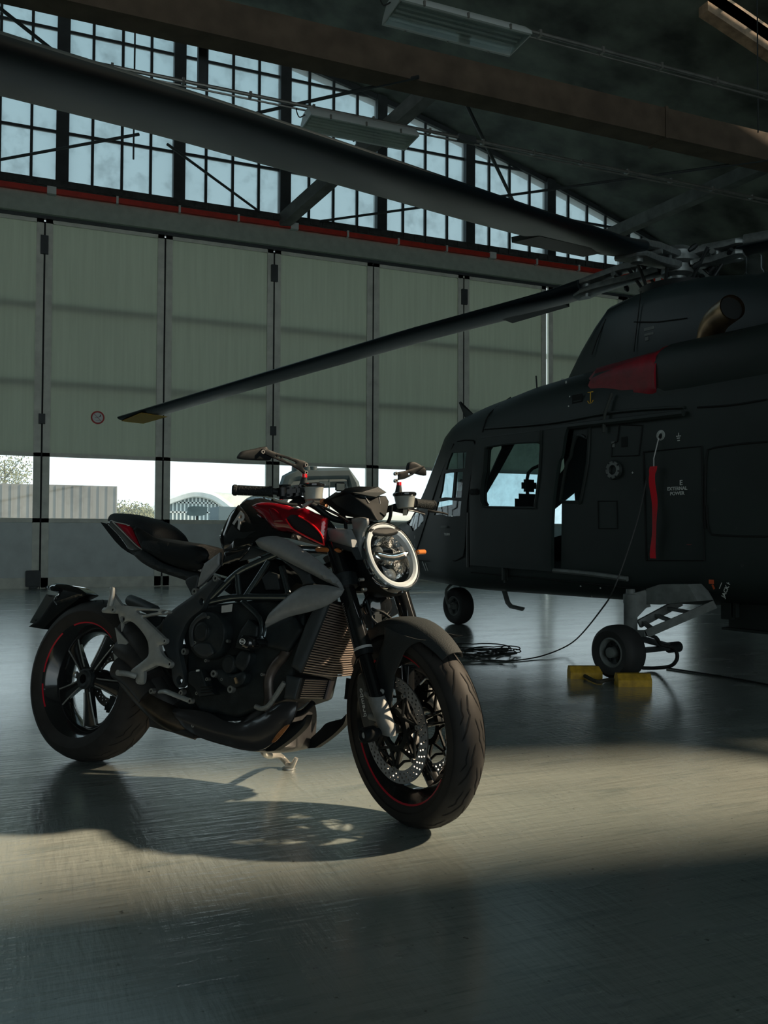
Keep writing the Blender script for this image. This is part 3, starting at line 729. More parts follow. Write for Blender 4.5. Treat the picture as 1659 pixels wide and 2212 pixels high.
# ---- fork
fd = V((-math.sin(RAKE), 0, math.cos(RAKE)))
for s in (-1, 1):
    b0 = V((WB-.004, s*.104, RF+.035)); q = lambda t_: b0+fd*t_
    k = steered(MB().tube([q(.22), q(.24), q(.30), q(.62)], [.0285, .029, .028, .028], 28).build('fork_outer_tube', K_GLOSS, bike))
    MB().lathe([(.026, 0), (.0295, .0), (.0305, .018), (.0285, .02)], q(.205), fd, 28).build('dust_seal', K_BLK, k)
    MB().lathe([(.0300, .222), (.0302, .232)], b0, fd, 28).build('maker_band', K_SILV, k)
    steered(MB().tube([q(.03), q(.23)], .0215, 24).build('fork_inner_tube', mat('black_nitride', (.03, .032, .034), .15, metal=.8), bike))
    ft = MB(); ft.loft([ring_pts(q(t_)+V((dx, 0, 0)), (1, 0, 0), (0, 1, 0), 16, a_, b_, 3) for t_, dx, a_, b_ in ((-.045, .010, .026, .017), (-.02, .012, .030, .021), (.02, .006, .028, .024), (.055, 0, .026, .026), (.075, 0, .024, .024))])
    ft.tube([q(-.01)+V((-.07, 0, .01)), q(.0)], .012, 10); ft.tube([q(.055)+V((-.06, 0, .02)), q(.05)], .011, 10)
    steered(ft.build('axle_clamp', mat('cast_grey_alloy', (.24, .25, .245), .6, metal=.2, noise=.2, nscale=30), bike))
    sl = steered(MB().lathe([(.008, .060), (.016, .068), (.0225, .066), (.0235, .058), (.0235, .022), (.020, .018), (.014, .014), (.014, -.03)], V((WB, s*.118, RF)), (0, s, 0), 28).build('axle_slider', K_BLK, bike))
    MB().lathe([(.0, .061), (.009, .061)], V((WB, s*.118, RF)), (0, s, 0), 12).build('slider_bolt', K_BOLT, sl)
    # radial caliper behind the leg
    cm = MB(); base = V((WB-.095, s*.072, RF+.075))
    cp = [(-.030, -.085), (.012, -.080), (.030, -.03), (.030, .03), (.018, .080), (-.012, .090), (-.034, .05), (-.040, 0)]
    ang = math.radians(14); rot = lambda u, v: (u*math.cos(ang)-v*math.sin(ang), u*math.sin(ang)+v*math.cos(ang))
    cm.panel(smooth([rot(*p) for p in cp], 3), lambda u, v, h: base+V((u, s*h, v)), .056, .010, .015)
    ca = steered(cm.build('brake_caliper', mat('caliper_graphite', (.11, .115, .11), .45, metal=.4), bike))
    for zz in (-.05, .05):
        MB().tube([base+V((.02, s*.02, zz)), base+V((.075, s*.02, zz*.8))], .009, 10).build('caliper_mount', K_ALU, ca)
    if s < 0:
        rm = Matrix(((0, -math.sin(-ang)*-1, 0, 0),)*4) if False else None
        e1 = V((math.sin(-ang)*-1*-1, 0, 0))
        up_ = V((-math.sin(ang), 0, math.cos(ang))); out = V((0, -1, 0)); yy = out.cross(up_)
        mt = Matrix.Identity(4)
        for i in range(3): mt[i][0] = up_[i]; mt[i][1] = yy[i]; mt[i][2] = out[i]; mt[i][3] = (base+V((-.004, -.040, 0)))[i]
        text_mesh('maker_lettering', 'brembo', .028, K_WHT, ca, mt)
# triple clamps
for t_, nm in ((.60, 'lower_yoke'), (.44, 'upper_yoke')):
    pass
yk = MB()
for t_, h_, f_ in ((.455, .045, 0), (.615, .03, 0)):
    c_ = V((WB-.004, 0, RF+.035))+fd*t_
    for s in (-1, 1): yk.lathe([(.027, -h_/2), (.040, -h_/2), (.040, h_/2), (.027, h_/2)], c_+V((0, s*.104, 0)), fd, 24, close=True)
    yk.bar(c_+V((0, -.09, 0)), c_+V((0, .09, 0)), .075, h_*.8, up=fd)
yk.tube([V((WB-.06, 0, RF+.035))+fd*.42, V((WB-.06, 0, RF+.035))+fd*.63], .03, 16)
steered(yk.build('triple_clamp', K_ENG, bike))

# ---- front mudguard
mg = MB(); rings = []
for i in range(19):
    t_ = i/18; a = math.radians(47+100*t_); w_ = .040+.030*min(1, t_*2.4) if t_ < .45 else .070-.022*(t_-.45)/.55
    r0 = RF+.013; ring = []
    rise = .030*math.exp(-((t_-.10)/.25)**2)*0+.004
    for k in range(13):
        s_ = -1+2*k/12; h = s_*w_; r = r0+rise+.016*(1-abs(s_)**2.2)-(.030 if t_ > .3 else .012*t_/.3+.010)*max(0, abs(s_)-.72)/.28
        ring.append(FC+V((math.cos(a)*r, h, math.sin(a)*r)))
    for k in range(12, -1, -1):
        s_ = -1+2*k/12; h = s_*(w_-.003); r = r0+rise-.004+.016*(1-abs(s_)**2.2)-(.030 if t_ > .3 else .012*t_/.3+.010)*max(0, abs(s_)-.72)/.28
        ring.append(FC+V((math.cos(a)*r, h, math.sin(a)*r)))
    rings.append(ring)
mg.loft(rings)
mg.build('front_mudguard', K_PLAS, bike).matrix_basis = S_
for nm, ll in (('mudguard_side', -.070),):
    side('mudguard_side', K_PLAS, 'D', [('c', 520, 290), (600, 330), (700, 370), (800, 398), ('c', 870, 405), (760, 440), (690, 500), (645, 600), (605, 690), (590, 800), (585, 880), ('c', 575, 985), (500, 960), (455, 860), (425, 800), (432, 700), (450, 600), (480, 500), (515, 400)], ll, .004, .004, .02, fr=FK, mirror=True)
bolts('mudguard_bolt', [('D', 447, 803, -.078, .006)], fr=FK)

# ---- headlight
HC = FK.at(845, 1202, 0); BT = math.radians(27)
HY = V((0, 1, 0)); HT = V((-math.sin(BT), 0, math.cos(BT))); HN = V((math.cos(BT), 0, math.sin(BT)))
HA, HB_ = .094, .118
def ell(prof, n=56, close=False):
    mb = MB(); mb.loft([ring_pts(HC+HN*h, HY, HT, n, HA*s_, HB_*s_, 2.15) for s_, h in (prof+[prof[0]] if close else prof)], cap=False); return mb
hl = steered(ell([(.35, -.15), (.75, -.12), (1.0, -.05), (1.03, -.01), (1.03, 0)]).build('headlight', K_BLK, bike))
K_DRL = mat('headlight_light_guide', (.76, .82, .86), .25, coat=1)
ell([(1.03, -.02), (1.06, -.005), (1.05, .008), (1.0, .010), (.985, .0)]).build('headlight_bezel', K_CHR, hl)
ell([(.985, .0), (.95, .010), (.88, .012), (.80, .006), (.77, -.012)]).build('light_guide', K_DRL, hl)
rf = ell([(.77, -.012), (.70, -.035), (.55, -.06), (.30, -.075), (.02, -.08)])
for k in range(5): pass
rf.build('reflector', mat('reflector_chrome', (.70, .70, .69), .10, metal=1, bump=.35, bscale=28), hl)
dv = MB()
dv.panel(smooth([(-.058, .018), (0, .006), (.062, .016), (.064, -.004), (.0, -.020), (-.060, -.006)], 4), lambda u, v, h: HC+HY*u+HT*v+HN*(h-.008), .03, .004, .01); dv.build('divider_bar', K_CHR, hl)
lw = MB(); lw.lathe([(.0, .0), (.012, -.002), (.022, -.012), (.024, -.03)], HC-HT*.045+HY*.004-HN*.025, HN, 24); lw.lathe([(.0, .0), (.010, -.002), (.018, -.010), (.020, -.03)], HC+HT*.042-HY*.01-HN*.03, HN, 24)
lw.build('projector_lens', mat('projector_glass', (.10, .11, .11), .04, coat=1, spec=.9), hl)
hd = MB(); hd.panel(smooth([(-.045, .100), (.045, .100), (.060, .082), (0, .070), (-.060, .082)], 4), lambda u, v, h: HC+HY*u+HT*v+HN*(h+.006), .004, .004, .01); hd.build('top_shade', K_BLK, hl)
gl = ell([(1.0, .006), (.93, .022), (.75, .034), (.5, .041), (.25, .044), (.02, .045)]); gl.build('lens', glass_mat('headlight_glass', (.97, .98, .98), .0), hl)

# brackets and cowls beside the headlight
side('headlight_bracket', K_GREY, 'L', [('c', 430, -70), (560, -85), ('c', 650, -70), (655, 20), (600, 130), (580, 280), (600, 420), ('c', 665, 560), (600, 550), ('c', 540, 545), (500, 320)], -.085, .008, .010, .02, fr=FK)
side('bracket_cover', K_GREY, 'L', [('c', 25, 70), ('c', 375, 95), ('c', 445, 250), ('c', 460, 360), ('c', 110, 265)], -.115, .02, .008, .02, fr=FK, sm=1)
side('bracket_cover', K_DGREY, 'L', [('c', 100, 262), ('c', 455, 300), ('c', 540, 545), ('c', 470, 430), ('c', 130, 330)], -.105, .03, .004, .02, fr=FK, sm=1)
hb = steered(MB().box(HC+V((-.12, 0, -.035)), (.12, .15, .15), bev=.02).build('headlight_housing', K_BLK, bike))
bolts('yoke_bolt', [('L', 525, 845, -.125, .0055), ('L', 565, 995, -.125, .0055)], fr=FK)

# flyscreen over the clocks
def FQ(x, y, l): return FK.at(*px('K', x, y), l)
c1 = MB()
pts3 = {'a': (70, 545, -.100), 'b': (250, 420, -.095), 'c': (400, 397, -.05), 'd': (640, 405, .06), 'e': (735, 470, .095), 'f': (610, 524, .015), 'g': (480, 500, -.03), 'h': (330, 470, -.07)}
Q = {k_: FQ(*v_) for k_, v_ in pts3.items()}
top = [Q[k_] for k_ in 'abcdefgh']
def slabpoly(mb, P, th):
    n = len(P); nn = sum(((P[i]-P[0]).cross(P[(i+1) % n]-P[0]) for i in range(1, n-1)), V((0, 0, 0))).normalized()
    ce = sum(P, V((0, 0, 0)))/n
    mb.add(P+[ce]+[p_-nn*th for p_ in P]+[ce-nn*th], [(i, (i+1) % n, n) for i in range(n)]+[(n+1+(i+1) % n, n+1+i, 2*n+1) for i in range(n)]+[(i, n+1+i, n+1+(i+1) % n, (i+1) % n) for i in range(n)])
slabpoly(c1, top, .006)
fs_ = steered(c1.build('flyscreen', K_PLAS, bike, mods=[('BEVEL', {'width': .002, 'segments': 2})]))
c2 = MB()
F = lambda *a: FQ(*a)
A1, A2, A3, A4, A5, A6 = F(70, 545, -.100), F(130, 610, -.098), F(330, 720, -.075), F(640, 800, -.015), F(695, 795, .01), F(745, 740, .045)
B1, B2, B3, B4, B5 = F(240, 450, -.092), F(320, 480, -.07), F(560, 660, -.025), F(640, 770, -.008), F(780, 570, .095)
B6 = F(740, 500, .092)
back = lambda p_, d=.07: p_+V((-d, 0, .0))
# side cheeks, nose and inner valley
v_ = [A1, A2, A3, A4, A5, A6, B5, B6, B1, B2, B3, F(655, 700, .012), F(600, 610, .0), back(A1, .05), back(A3), back(A5), back(B5), back(B1, .05), F(500, 540, -.02), F(690, 600, .06)]
f_ = [(0, 1, 2, 9), (0, 9, 8), (9, 2, 10), (2, 3, 10), (3, 11, 10), (3, 4, 11), (4, 5, 11), (5, 6, 19, 11), (6, 7, 19), (9, 10, 12, 18), (10, 11, 12), (11, 19, 12), (18, 12, 19, 7), (0, 13, 14, 2), (0, 1, 2), (2, 14, 15, 3), (3, 15, 4), (4, 15, 16, 5), (5, 16, 6), (0, 8, 17, 13), (13, 17, 16, 15, 14), (7, 6, 16), (17, 8, 9, 18, 7, 16)]
c2.add(v_, f_)
cw = steered(c2.build('instrument_cowl', K_BLK, bike, mods=[('BEVEL', {'width': .003, 'segments': 2})]))
for a_, b_ in (((490, 515, -.02), (540, 590, -.02)), ((660, 520, .05), (672, 600, .05))):
    MB().tube([F(*a_), F(*b_)], .0015, 5).build('cowl_strut', K_SILV, cw)
steered(MB().box(HC+V((-.17, .01, .165)), (.05, .12, .05), bev=.015).build('instrument_housing', K_BLK, bike))

# ---- bars
GR0, GR1 = FK.at(505, 1058.5, -.385), FK.at(596, 1062, -.265)
GL0, GL1 = FK.at(935, 1091, .385), FK.at(893, 1086, .265)
cen = V((WB-.02, 0, RF+.035))+fd*.66
hb = steered(MB().tube(smooth([GR0, GR1, GR1+(cen-GR1)*.45+V((0, 0, .01)), cen+V((.01, -.07, .02)), cen+V((.01, .07, .02)), GL1+(cen-GL1)*.45+V((0, 0, .01)), GL1, GL0], 6, False), .011, 12).build('handlebar', K_BLK, bike))
K_GRIP = mat('ribbed_grip_rubber', (.016, .02, .021), .6, bump=.6, bscale=160, spec=.18)
for a_, b_, s in ((GR0, GR1, -1), (GL0, GL1, 1)):
    u = (b_-a_).normalized()
    g_ = steered(MB().lathe([(.0, -.006), (.013, -.006), (.0185, 0), (.0185, .008), (.0160, .011), (.0168, .014), (.0165, .11), (.0185, .115), (.0185, .125), (.011, .127)], a_, u, 28).build('grip', K_GRIP, bike))
    rb = MB()
    for i in range(6):
        rb.tube([a_+u*(.03+.013*i+.012*t_)+(u.cross(V((0, 0, 1))).normalized()*math.cos(t_*3+.3)*(-s)+V((0, 0, 1))*math.sin(t_*3-1.2))*.0168 for t_ in (0, .25, .5, .75, 1)], .0012, 5)
    rb.build('grip_rib', K_BLK, g_)
    sg_ = MB(); sg_.box(b_+u*.03, (.045, .05, .048), bev=.01); sg_.box(b_+u*.065+V((.02, 0, .004)), (.05, .04, .035), bev=.01); sg_.tube([b_+u*.05+V((-.01, 0, .02)), b_+u*.05+V((-.035, 0, .022))], .006, 8)
    steered(sg_.build('switch_cluster', K_GLOSS, bike))
    # fluid reservoir
    rp_ = FK.at(*(px('J', 1062, 650) if s < 0 else px('K', 965, 565)), -.165 if s < 0 else .165)
    r1 = steered(MB().lathe([(0, -.026), (.024, -.026), (.030, -.022), (.037, .018), (.038, .020)], rp_, (.0, 0, 1), 30).build('fluid_reservoir', K_RES, bike))
    MB().lathe([(.039, .017), (.041, .020), (.041, .026), (.036, .030), (0, .030)], rp_, (0, 0, 1), 30).build('reservoir_lid', K_GLOSS, r1)
    MB().bar(rp_+V((0, 0, -.026)), rp_+V((-.03, s*.02, -.045)), .014, .01).build('reservoir_bracket', K_ALU, r1)
# brake and clutch master cylinders, levers
steered(tubep('master_cylinder', K_BLK, 'J', [(800, 790, -.23), (870, 760, -.20), (980, 770, -.16), (1120, 780, -.10)], -.2, .010, fr=FK, n=12))
steered(tubep('brake_lever', K_BLK, 'J', [(900, 800, -.20), (800, 800, -.26), (640, 770, -.33), (560, 745, -.37)], -.2, [.006, .004], fr=FK))
steered(tubep('clutch_master', K_BLK, 'K', [(830, 650, .13), (900, 665, .17), (1000, 690, .20)], .2, .012, fr=FK))
steered(tubep('clutch_lever', K_GLOSS, 'K', [(900, 660, .16), (1050, 670, .22), (1200, 715, .28), ], .2, [.008, .005], fr=FK))
steered(tubep('lever_guard', K_BLK, 'K', [(1235, 680, .39), (1300, 690, .41), (1400, 705, .45), (1480, 725, .48)], .4, [.006, .003], fr=FK))
for i, (r_, pt, l_, rad, m_) in enumerate([('B', [(420, 395), (520, 400), (600, 430), (700, 480), (762, 522)], -.10, .005, K_GLOSS), ('B', [(560, 410), (640, 400), (720, 470), (740, 560)], -.05, .006, K_BLK),
        ('B', [(440, 400), (520, 460), (620, 500), (700, 600)], -.12, .005, K_BLK), ('B', [(1010, 420), (1000, 500), (960, 560), (900, 600)], .05, .006, K_BLK)]):
    steered(tubep('control_cable', m_, r_, pt, l_, rad, fr=FK))
steered(MB().lathe([(0, .016), (.012, .016), (.016, .01), (.018, -.01)], FK.at(*px('J', 1190, 790), -.05), (1, -.6, .6), 18).build('bar_end_fitting', mat('copper_anodised', (.62, .30, .18), .25, metal=.9), bike))
# mirrors
def mirror(s):
    rg = 'J' if s < 0 else 'K'
    st_px = [(960, 445), (945, 560)] if s < 0 else [(895, 360), (890, 475)]
    l0 = -.19 if s < 0 else .19
    a_ = FK.at(*px(rg, *st_px[0]), l0); b_ = FK.at(*px(rg, *st_px[1]), l0); x_ = a_.x
    st = steered(MB().tube([b_, a_], [.014, .008], 14).build('mirror_stem', K_PLAS, bike))
    MB().tube([a_-V((0, 0, .006)), a_+V((0, 0, .006))], .0088, 14).build('red_spacer', K_REDL, st)
    def pn(nm, m_, pts, x__, th, dome, holes=(), sm=3, par=None):
        P = [(lambda q: (q.y, q.z))(FK.atx(*px(rg, *p_), x__)) for p_ in pts]; P = smooth(P, sm)
        H = [smooth([(lambda q: (q.y, q.z))(FK.atx(*px(rg, *p_), x__)) for p_ in h], 3) for h in holes]
        return steered(MB().panel(P, lambda u, v, h: V((x__+h, u, v)), th, dome, .015, None, H).build(nm, m_, bike))
    if s < 0:
        ho = [[(600, 195), (618, 205), (600, 216), (588, 205)], [(650, 203), (670, 218), (650, 234), (632, 218)], [(680, 222), (720, 224), (840, 270), (855, 290), (840, 305), (800, 290), (700, 245)]]
        pn('mirror_arm', K_BLK, [(440, 110), (500, 120), (600, 160), (740, 205), (880, 245), (950, 265), (1000, 300), (990, 330), (950, 330), (952, 370), (995, 400), (985, 425), (950, 420), (890, 370), (800, 320), (640, 250), (500, 190), (430, 150)], x_, .008, .002, ho)
        bl = pn('mirror_blade', K_BLK, [(132, 212), (150, 180), (195, 140), (330, 112), (460, 84), (500, 110), (520, 170), (545, 220), (530, 248), (500, 256), (300, 250), (150, 236)], x_-.012, .010, .004)
        for q_ in ((450, 148), (985, 310), (985, 405)):
            MB().lathe([(.003, .0), (.0065, .0), (.0065, -.012)], FK.atx(*px(rg, *q_), x_+.008), (1, 0, 0), 14).build('mirror_bolt', K_BOLT, bl)
    else:
        pn('mirror_arm', K_BLK, [(845, 230), (880, 222), (1000, 195), (1150, 148), (1185, 150), (1180, 170), (1100, 215), (1060, 250), (960, 300), (890, 315), (845, 330), (850, 310), (885, 300), (885, 255), (850, 245)], x_, .008, .002, [[(1000, 232), (1035, 240), (1005, 255)]])
        bl = pn('mirror_blade', K_BLK, [(990, 190), (1005, 115), (1060, 98), (1130, 130), (1200, 180), (1210, 250), (1190, 262), (1080, 235), (1000, 205)], x_-.012, .012, .004)
        for q_ in ((868, 238), (868, 323)):
            MB().lathe([(.003, .0), (.0065, .0), (.0065, -.012)], FK.atx(*px(rg, *q_), x_+.008), (1, 0, 0), 14).build('mirror_bolt', K_BOLT, bl)
mirror(-1); mirror(1)
# turn signals
def signal(rg, a_, b_, l0, l1, m_):
    p0, p1 = FK.at(*px(rg, *a_), l0), FK.at(*px(rg, *b_), l1)
    t_ = steered(MB().tube([p0, p0+(p1-p0)*.08, p0+(p1-p0)*.92, p1], [.004, .0085, .0085, .004], 16).build('turn_signal', m_, bike))
    MB().tube([p0+(p1-p0)*.15, p0+(p1-p0)*.8], .004, 8).build('signal_lamp', mat('orange_bulb', (1, .35, .04), .3), t_)
signal('H', (1150, 658), (1440, 672), -.150, -.105, K_AMB)
signal('L', (1385, 435), (1505, 430), .10, .145, K_AMB)

# ---- tank, airbox covers
body('fuel_tank', K_GLOSS, ('H', [(60, 590), (100, 480), (180, 280), (280, 160), (340, 110), (430, 72), (560, 66), (680, 80), (800, 120), (940, 180), (1080, 235), (1250, 330)]),
     ('H', [(110, 640), (200, 660), (400, 600), (700, 520), (1000, 560), (1250, 600)]), [(.52, .06), (.62, .135), (.70, .165), (.80, .185), (.92, .18), (1.05, .15), (1.15, .10), (1.2, .06)], e=2.3, n=34, lb=.17)
tk = side('tank_side_cover', K_GLOSS, 'H', [('c', 100, 620), (82, 530), (115, 430), (190, 270), ('c', 290, 160), (340, 215), (420, 320), (520, 400), ('c', 640, 455), (600, 500), (500, 525), ('c', 435, 620), (300, 660), ('c', 130, 685)], -.165, .004, .018, .06, res=.008)
rd = side('tank_side_panel', K_RED, 'H', [('c', 435, 170), (520, 138), (640, 135), (760, 150), (900, 190), (1040, 200), (1150, 250), ('c', 1285, 310), (1280, 380), (1270, 480), ('c', 1245, 612), (1120, 580), (980, 510), (860, 465), (760, 452), (690, 425), (640, 380), (580, 300), (500, 240)], -.168, .006, .022, .05, res=.007)
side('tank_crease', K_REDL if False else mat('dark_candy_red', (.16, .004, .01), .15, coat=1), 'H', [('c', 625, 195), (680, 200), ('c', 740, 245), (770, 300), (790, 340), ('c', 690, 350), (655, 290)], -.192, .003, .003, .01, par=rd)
side('air_intake', mat('intake_black', (.012, .008, .009), .6), 'H', [('c', 820, 318), (880, 270), (960, 285), (1060, 340), (1160, 430), (1215, 510), ('c', 1240, 605), (1100, 540), (960, 465), (880, 410)], -.192, .003, .002, .02, par=rd)
tr_ = MB(); P_ = [BK.at(*px('H', *q_), -.198) for q_ in [(818, 318), (850, 370), (900, 430), (1000, 490), (1120, 550), (1238, 606)]]+[BK.at(*px('H', *q_), -.198) for q_ in [(1240, 590), (1222, 510), (1160, 425), (1060, 338), (960, 284)]]
tr_.tube(smooth(P_, 4, False), .0028, 8); tr_.build('intake_trim', K_REDL, rd)
fl_ = MB(); fl_.tube(smooth([BK.at(*px('H', *q_), -.13) for q_ in [(650, 150), (760, 165), (900, 215), (1040, 245), (1130, 262)]], 4, False), [.003]*3+[.010]*11+[.004]*3, 10, flat=.5); fl_.build('top_trim', K_REDL, rd)
# letter R with arrow tail on the black cover
el = V((-.02, 0, 0)); p_ = BK.at(*px('H', 292, 335), -.186)
ang = math.radians(-34); ex = V((math.cos(ang), 0, math.sin(ang))); ey = V((0, -1, 0)).cross(ex); mt = Matrix.Identity(4)
for i in range(3): mt[i][0] = ex[i]; mt[i][1] = ey[i]; mt[i][2] = (0, -1, 0)[i]; mt[i][3] = p_[i]
text_mesh('tank_emblem', 'R', .075, K_SILV, bike, mt, bold=True)
side('lower_tank_cover', K_GLOSS, 'H', [('c', 130, 690), (280, 640), ('c', 430, 610), ('c', 400, 680), ('c', 300, 775), ('c', 100, 850)], -.155, .004, .008, .03)
side('seat_frame_cover', K_DGREY, 'H', [('c', 440, 620), ('c', 620, 690), ('c', 440, 760), ('c', 300, 790)], -.150, .004, .004, .03)
# side wings
side('upper_side_wing', K_GREY, 'H', [('c', 480, 565), (530, 530), (620, 512), (740, 514), (860, 560), (980, 640), (1100, 720), (1230, 820), (1340, 920), (1420, 1010), ('c', 1468, 1112), (1400, 1080), (1250, 1010), (1090, 925), (900, 830), (740, 745), (620, 685), (520, 630)], -.200, .006, .026, .045, mirror=True)
side('wing_inner_panel', K_DGREY, 'H', [('c', 745, 745), ('c', 900, 830), ('c', 1095, 925), (1105, 990), ('c', 1150, 1040), (1060, 1045), ('c', 1000, 1062), (1008, 1030), (930, 910)], -.190, .006, .006, .03, mirror=True)
side('wing_infill', K_BLK, 'H', [('c', 1095, 925), ('c', 1250, 1005), ('c', 1420, 1080), ('c', 1150, 1045)], -.180, .006, .002, .03, mirror=True)
side('lower_side_wing', K_GREY, 'B', [('c', 262, 1150), (275, 1080), (340, 1010), (410, 950), (480, 905), (560, 893), (650, 900), ('c', 726, 922), (700, 965), (620, 1020), (520, 1055), (400, 1085), (320, 1120)], -.205, .006, .024, .05, mirror=True)

# ---- trellis frame
fm = MB()
for pl, l_, rr in [([(-20, 1205), (100, 1085), (270, 925), (450, 830), (650, 740), (860, 650)], -.150, .0125), ([(275, 925), (285, 1050), (305, 1185)], -.150, .011), ([(630, 780), (500, 980), (370, 1175)], -.150, .011),
        ([(-40, 1250), (240, 1195), (560, 1190), (850, 1190)], -.150, .0125), ([(770, 850), (800, 960), (845, 1150)], -.140, .011)]:
    tubep('', None, 'H', pl, l_, rr, mb=fm, k=3 if len(pl) > 3 else 1)
for pl in ([(700, 190), (770, 250), (835, 320), (855, 400), (850, 480)], [(960, 300), (900, 380), (870, 470)]): tubep('', None, 'C', pl, -.150, .011, mb=fm, k=2)
fm.mirror(); c_ = V((WB-.06-.02, 0, RF+.035))
fm.tube([c_+fd*.44, c_+fd*.60], .032, 16)
fm.tube([BK.at(*px('H', 860, 650), -.15), c_+fd*.56], .014, 10)
fm.build('trellis_frame', K_TRUB, bike)
# pivot plate with its big bore
side('pivot_plate', K_DGREY, 'A', [(800, 1010), (850, 950), (960, 870), ('c', 1070, 775), ('c', 1105, 790), (1040, 880), (1010, 940), (940, 1000), (905, 1060), (880, 1150), (905, 1290), (912, 1345), (880, 1372), (850, 1330), (838, 1240), (800, 1150), (790, 1080)], -.165, .022, .004, .012,
     holes=[[(1005, 885), (1020, 905), (1005, 926), (990, 905)], [(885, 1305), (903, 1330), (885, 1360), (868, 1330)]], mirror=True, res=.012)
bolts('pivot_bolt', [('M', 122, 960, -.185, .011), ('A', 1067, 777, -.185, .011), ('A', 953, 848, -.180, .011), ('A', 885, 1395, -.17, .009)])
side('battery_cover', K_DGREY, 'H', [('c', 565, 985), ('c', 650, 905), ('c', 740, 940), ('c', 770, 1110), ('c', 610, 1115)], -.11, .02, .004, .02)
side('inner_airbox', K_BLK, 'H', [('c', 300, 930), ('c', 700, 760), ('c', 1010, 1050), ('c', 850, 1190), ('c', 320, 1190)], -.06, .08, .0, .02, mirror=True)

# ---- engine
blk = MB()
P = loc(BK, 'C', [(180, 380), (300, 220), (520, 200), (900, 160), (1200, 240), (1180, 560), (1100, 760), (1050, 980), (820, 1060), (640, 1130), (330, 1080), (230, 900), (240, 640)], -.135)
blk.prism(P, xz, -.135, .14)
eng = blk.build('engine', K_ENG, bike, mods=[('BEVEL', {'width': .012, 'segments': 3})])
def ecirc(nm, rg, x, y, l, r, h, m_=None, prof=None, n=36, par=None):
    c_ = BK.at(*px(rg, x, y), l); prof = prof or [(0, h), (r*.72, h), (r*.80, h*.8), (r*.95, h*.75), (r, h*.5), (r, -.03)]
    return MB().lathe(prof, c_, (0, -1, 0), n).build(nm, m_ or K_ENG, par or eng)
ecirc('clutch_cover', 'M', 545, 700, -.165, .083, .022)
ecirc('clutch_boss', 'M', 440, 640, -.188, .034, .012, K_ENG)
side('clutch_highlight_plate', K_DGREY, 'M', [(215, 700), (230, 560), (280, 470), (360, 380), (470, 320), (500, 400), (380, 460), (300, 560), (280, 700), (300, 850), (250, 880)], -.189, .004, .004, .01, par=eng)
side('cover_cap', K_DGREY, 'M', [(290, 900), (380, 830), (540, 830), (600, 920), (610, 1000), (500, 1050), (380, 1020)], -.189, .006, .004, .01, par=eng)
ecirc('pump_cover', 'M', 885, 1165, -.165, .031, .012)
side('sprocket_cover', K_ENG, 'M', [('c', 250, 1330), ('c', 280, 1285), ('c', 460, 1260), ('c', 510, 1400), ('c', 540, 1500), ('c', 680, 1660), ('c', 430, 1695), ('c', 360, 1560), ('c', 250, 1470)], -.165, .03, .004, .01, sm=1, par=eng)
sl_ = MB()
for y0_ in (1545, 1590, 1635): tubep('', None, 'M', [(410, y0_), (590, y0_-12)], -.184, .0022, mb=sl_, k=1)
sl_.build('cover_slot', K_GROOVE, eng)
side('sump_casting', K_ENG, 'M', [(700, 1300), (780, 1250), (960, 1330), (1180, 1250), (1260, 1000), (1100, 960), (1000, 1180), (1180, 1330), (1120, 1500), (920, 1560), (760, 1460)], -.155, .03, .008, .02, par=eng)
side('cylinder_casting', K_ENG, 'M', [('c', 1090, 640), ('c', 1230, 440), ('c', 1380, 560), ('c', 1370, 740), ('c', 1240, 960), ('c', 1010, 900)], -.150, .03, .006, .02, sm=1, par=eng)
side('cam_cover', K_ENG, 'C', [('c', 900, 380), ('c', 1130, 300), ('c', 1200, 420), ('c', 1080, 600), ('c', 900, 560)], -.140, .02, .01, .02, par=eng, sm=2)
bolts('engine_bolt', [('M', 520, 402, -.190, .005), ('M', 302, 818, -.19, .006), ('M', 832, 790, -.188, .005), ('M', 480, 1110, -.185, .0055), ('M', 608, 1322, -.185, .012), ('M', 880, 1575, -.180, .012), ('M', 497, 1412, -.186, .006), ('M', 335, 1640, -.18, .006), ('M', 740, 1415, -.18, .005), ('M', 1395, 1335, -.16, .005), ('M', 75, 1635, -.18, .009)], par=eng)
MB().add([BK.at(*px('M', *q_), -.182) for q_ in ((745, 215), (925, 185), (910, 310), (740, 332))], [(0, 1, 2, 3)]).build('engine_sticker', K_SILV, eng)
MB().bar(BK.at(*px('M', 965, 1390), -.19), BK.at(*px('M', 995, 1480), -.19), .006, .008).build('brass_clip', mat('brass', (.7, .5, .3), .35, metal=.8), eng)
MB().bar(BK.at(*px('M', 332, 1275), -.19), BK.at(*px('M', 380, 1268), -.19), .004, .006).build('white_mark', K_WHT, eng)
# engine crash bobbin
c_ = BK.at(*px('M', 1105, 800), -.245)
bb = MB(); bb.loft([ring_pts(c_+V((dx, -h_, 0)), (1, 0, -.15), (0.1, 0, 1), 28, a_, b_, 2) for dx, h_, a_, b_ in ((.0, .006, .004, .003), (.0, .005, .020, .016), (.002, .0, .026, .021), (.01, -.03, .028, .023), (.014, -.06, .022, .02), (.016, -.10, .014, .014))])
bb = bb.build('crash_bobbin', K_GLOSS, bike)
rg_ = MB().loft([ring_pts(c_+V((0, -h_, 0)), (1, 0, 0), (0, 0, 1), 28, .0125*s_, .0095*s_, 2) for s_, h_ in ((1, .0066), (1, .0076), (.82, .0076), (.82, .0066), (1, .0066))], cap=False); rg_.build('oval_ring', K_WHT, bb)
mt = Matrix.Identity(4)
for i in range(3): mt[i][0] = (1, 0, 0)[i]; mt[i][1] = (0, 0, 1)[i]; mt[i][2] = (0, -1, 0)[i]; mt[i][3] = (c_+V((0, -.0068, 0)))[i]
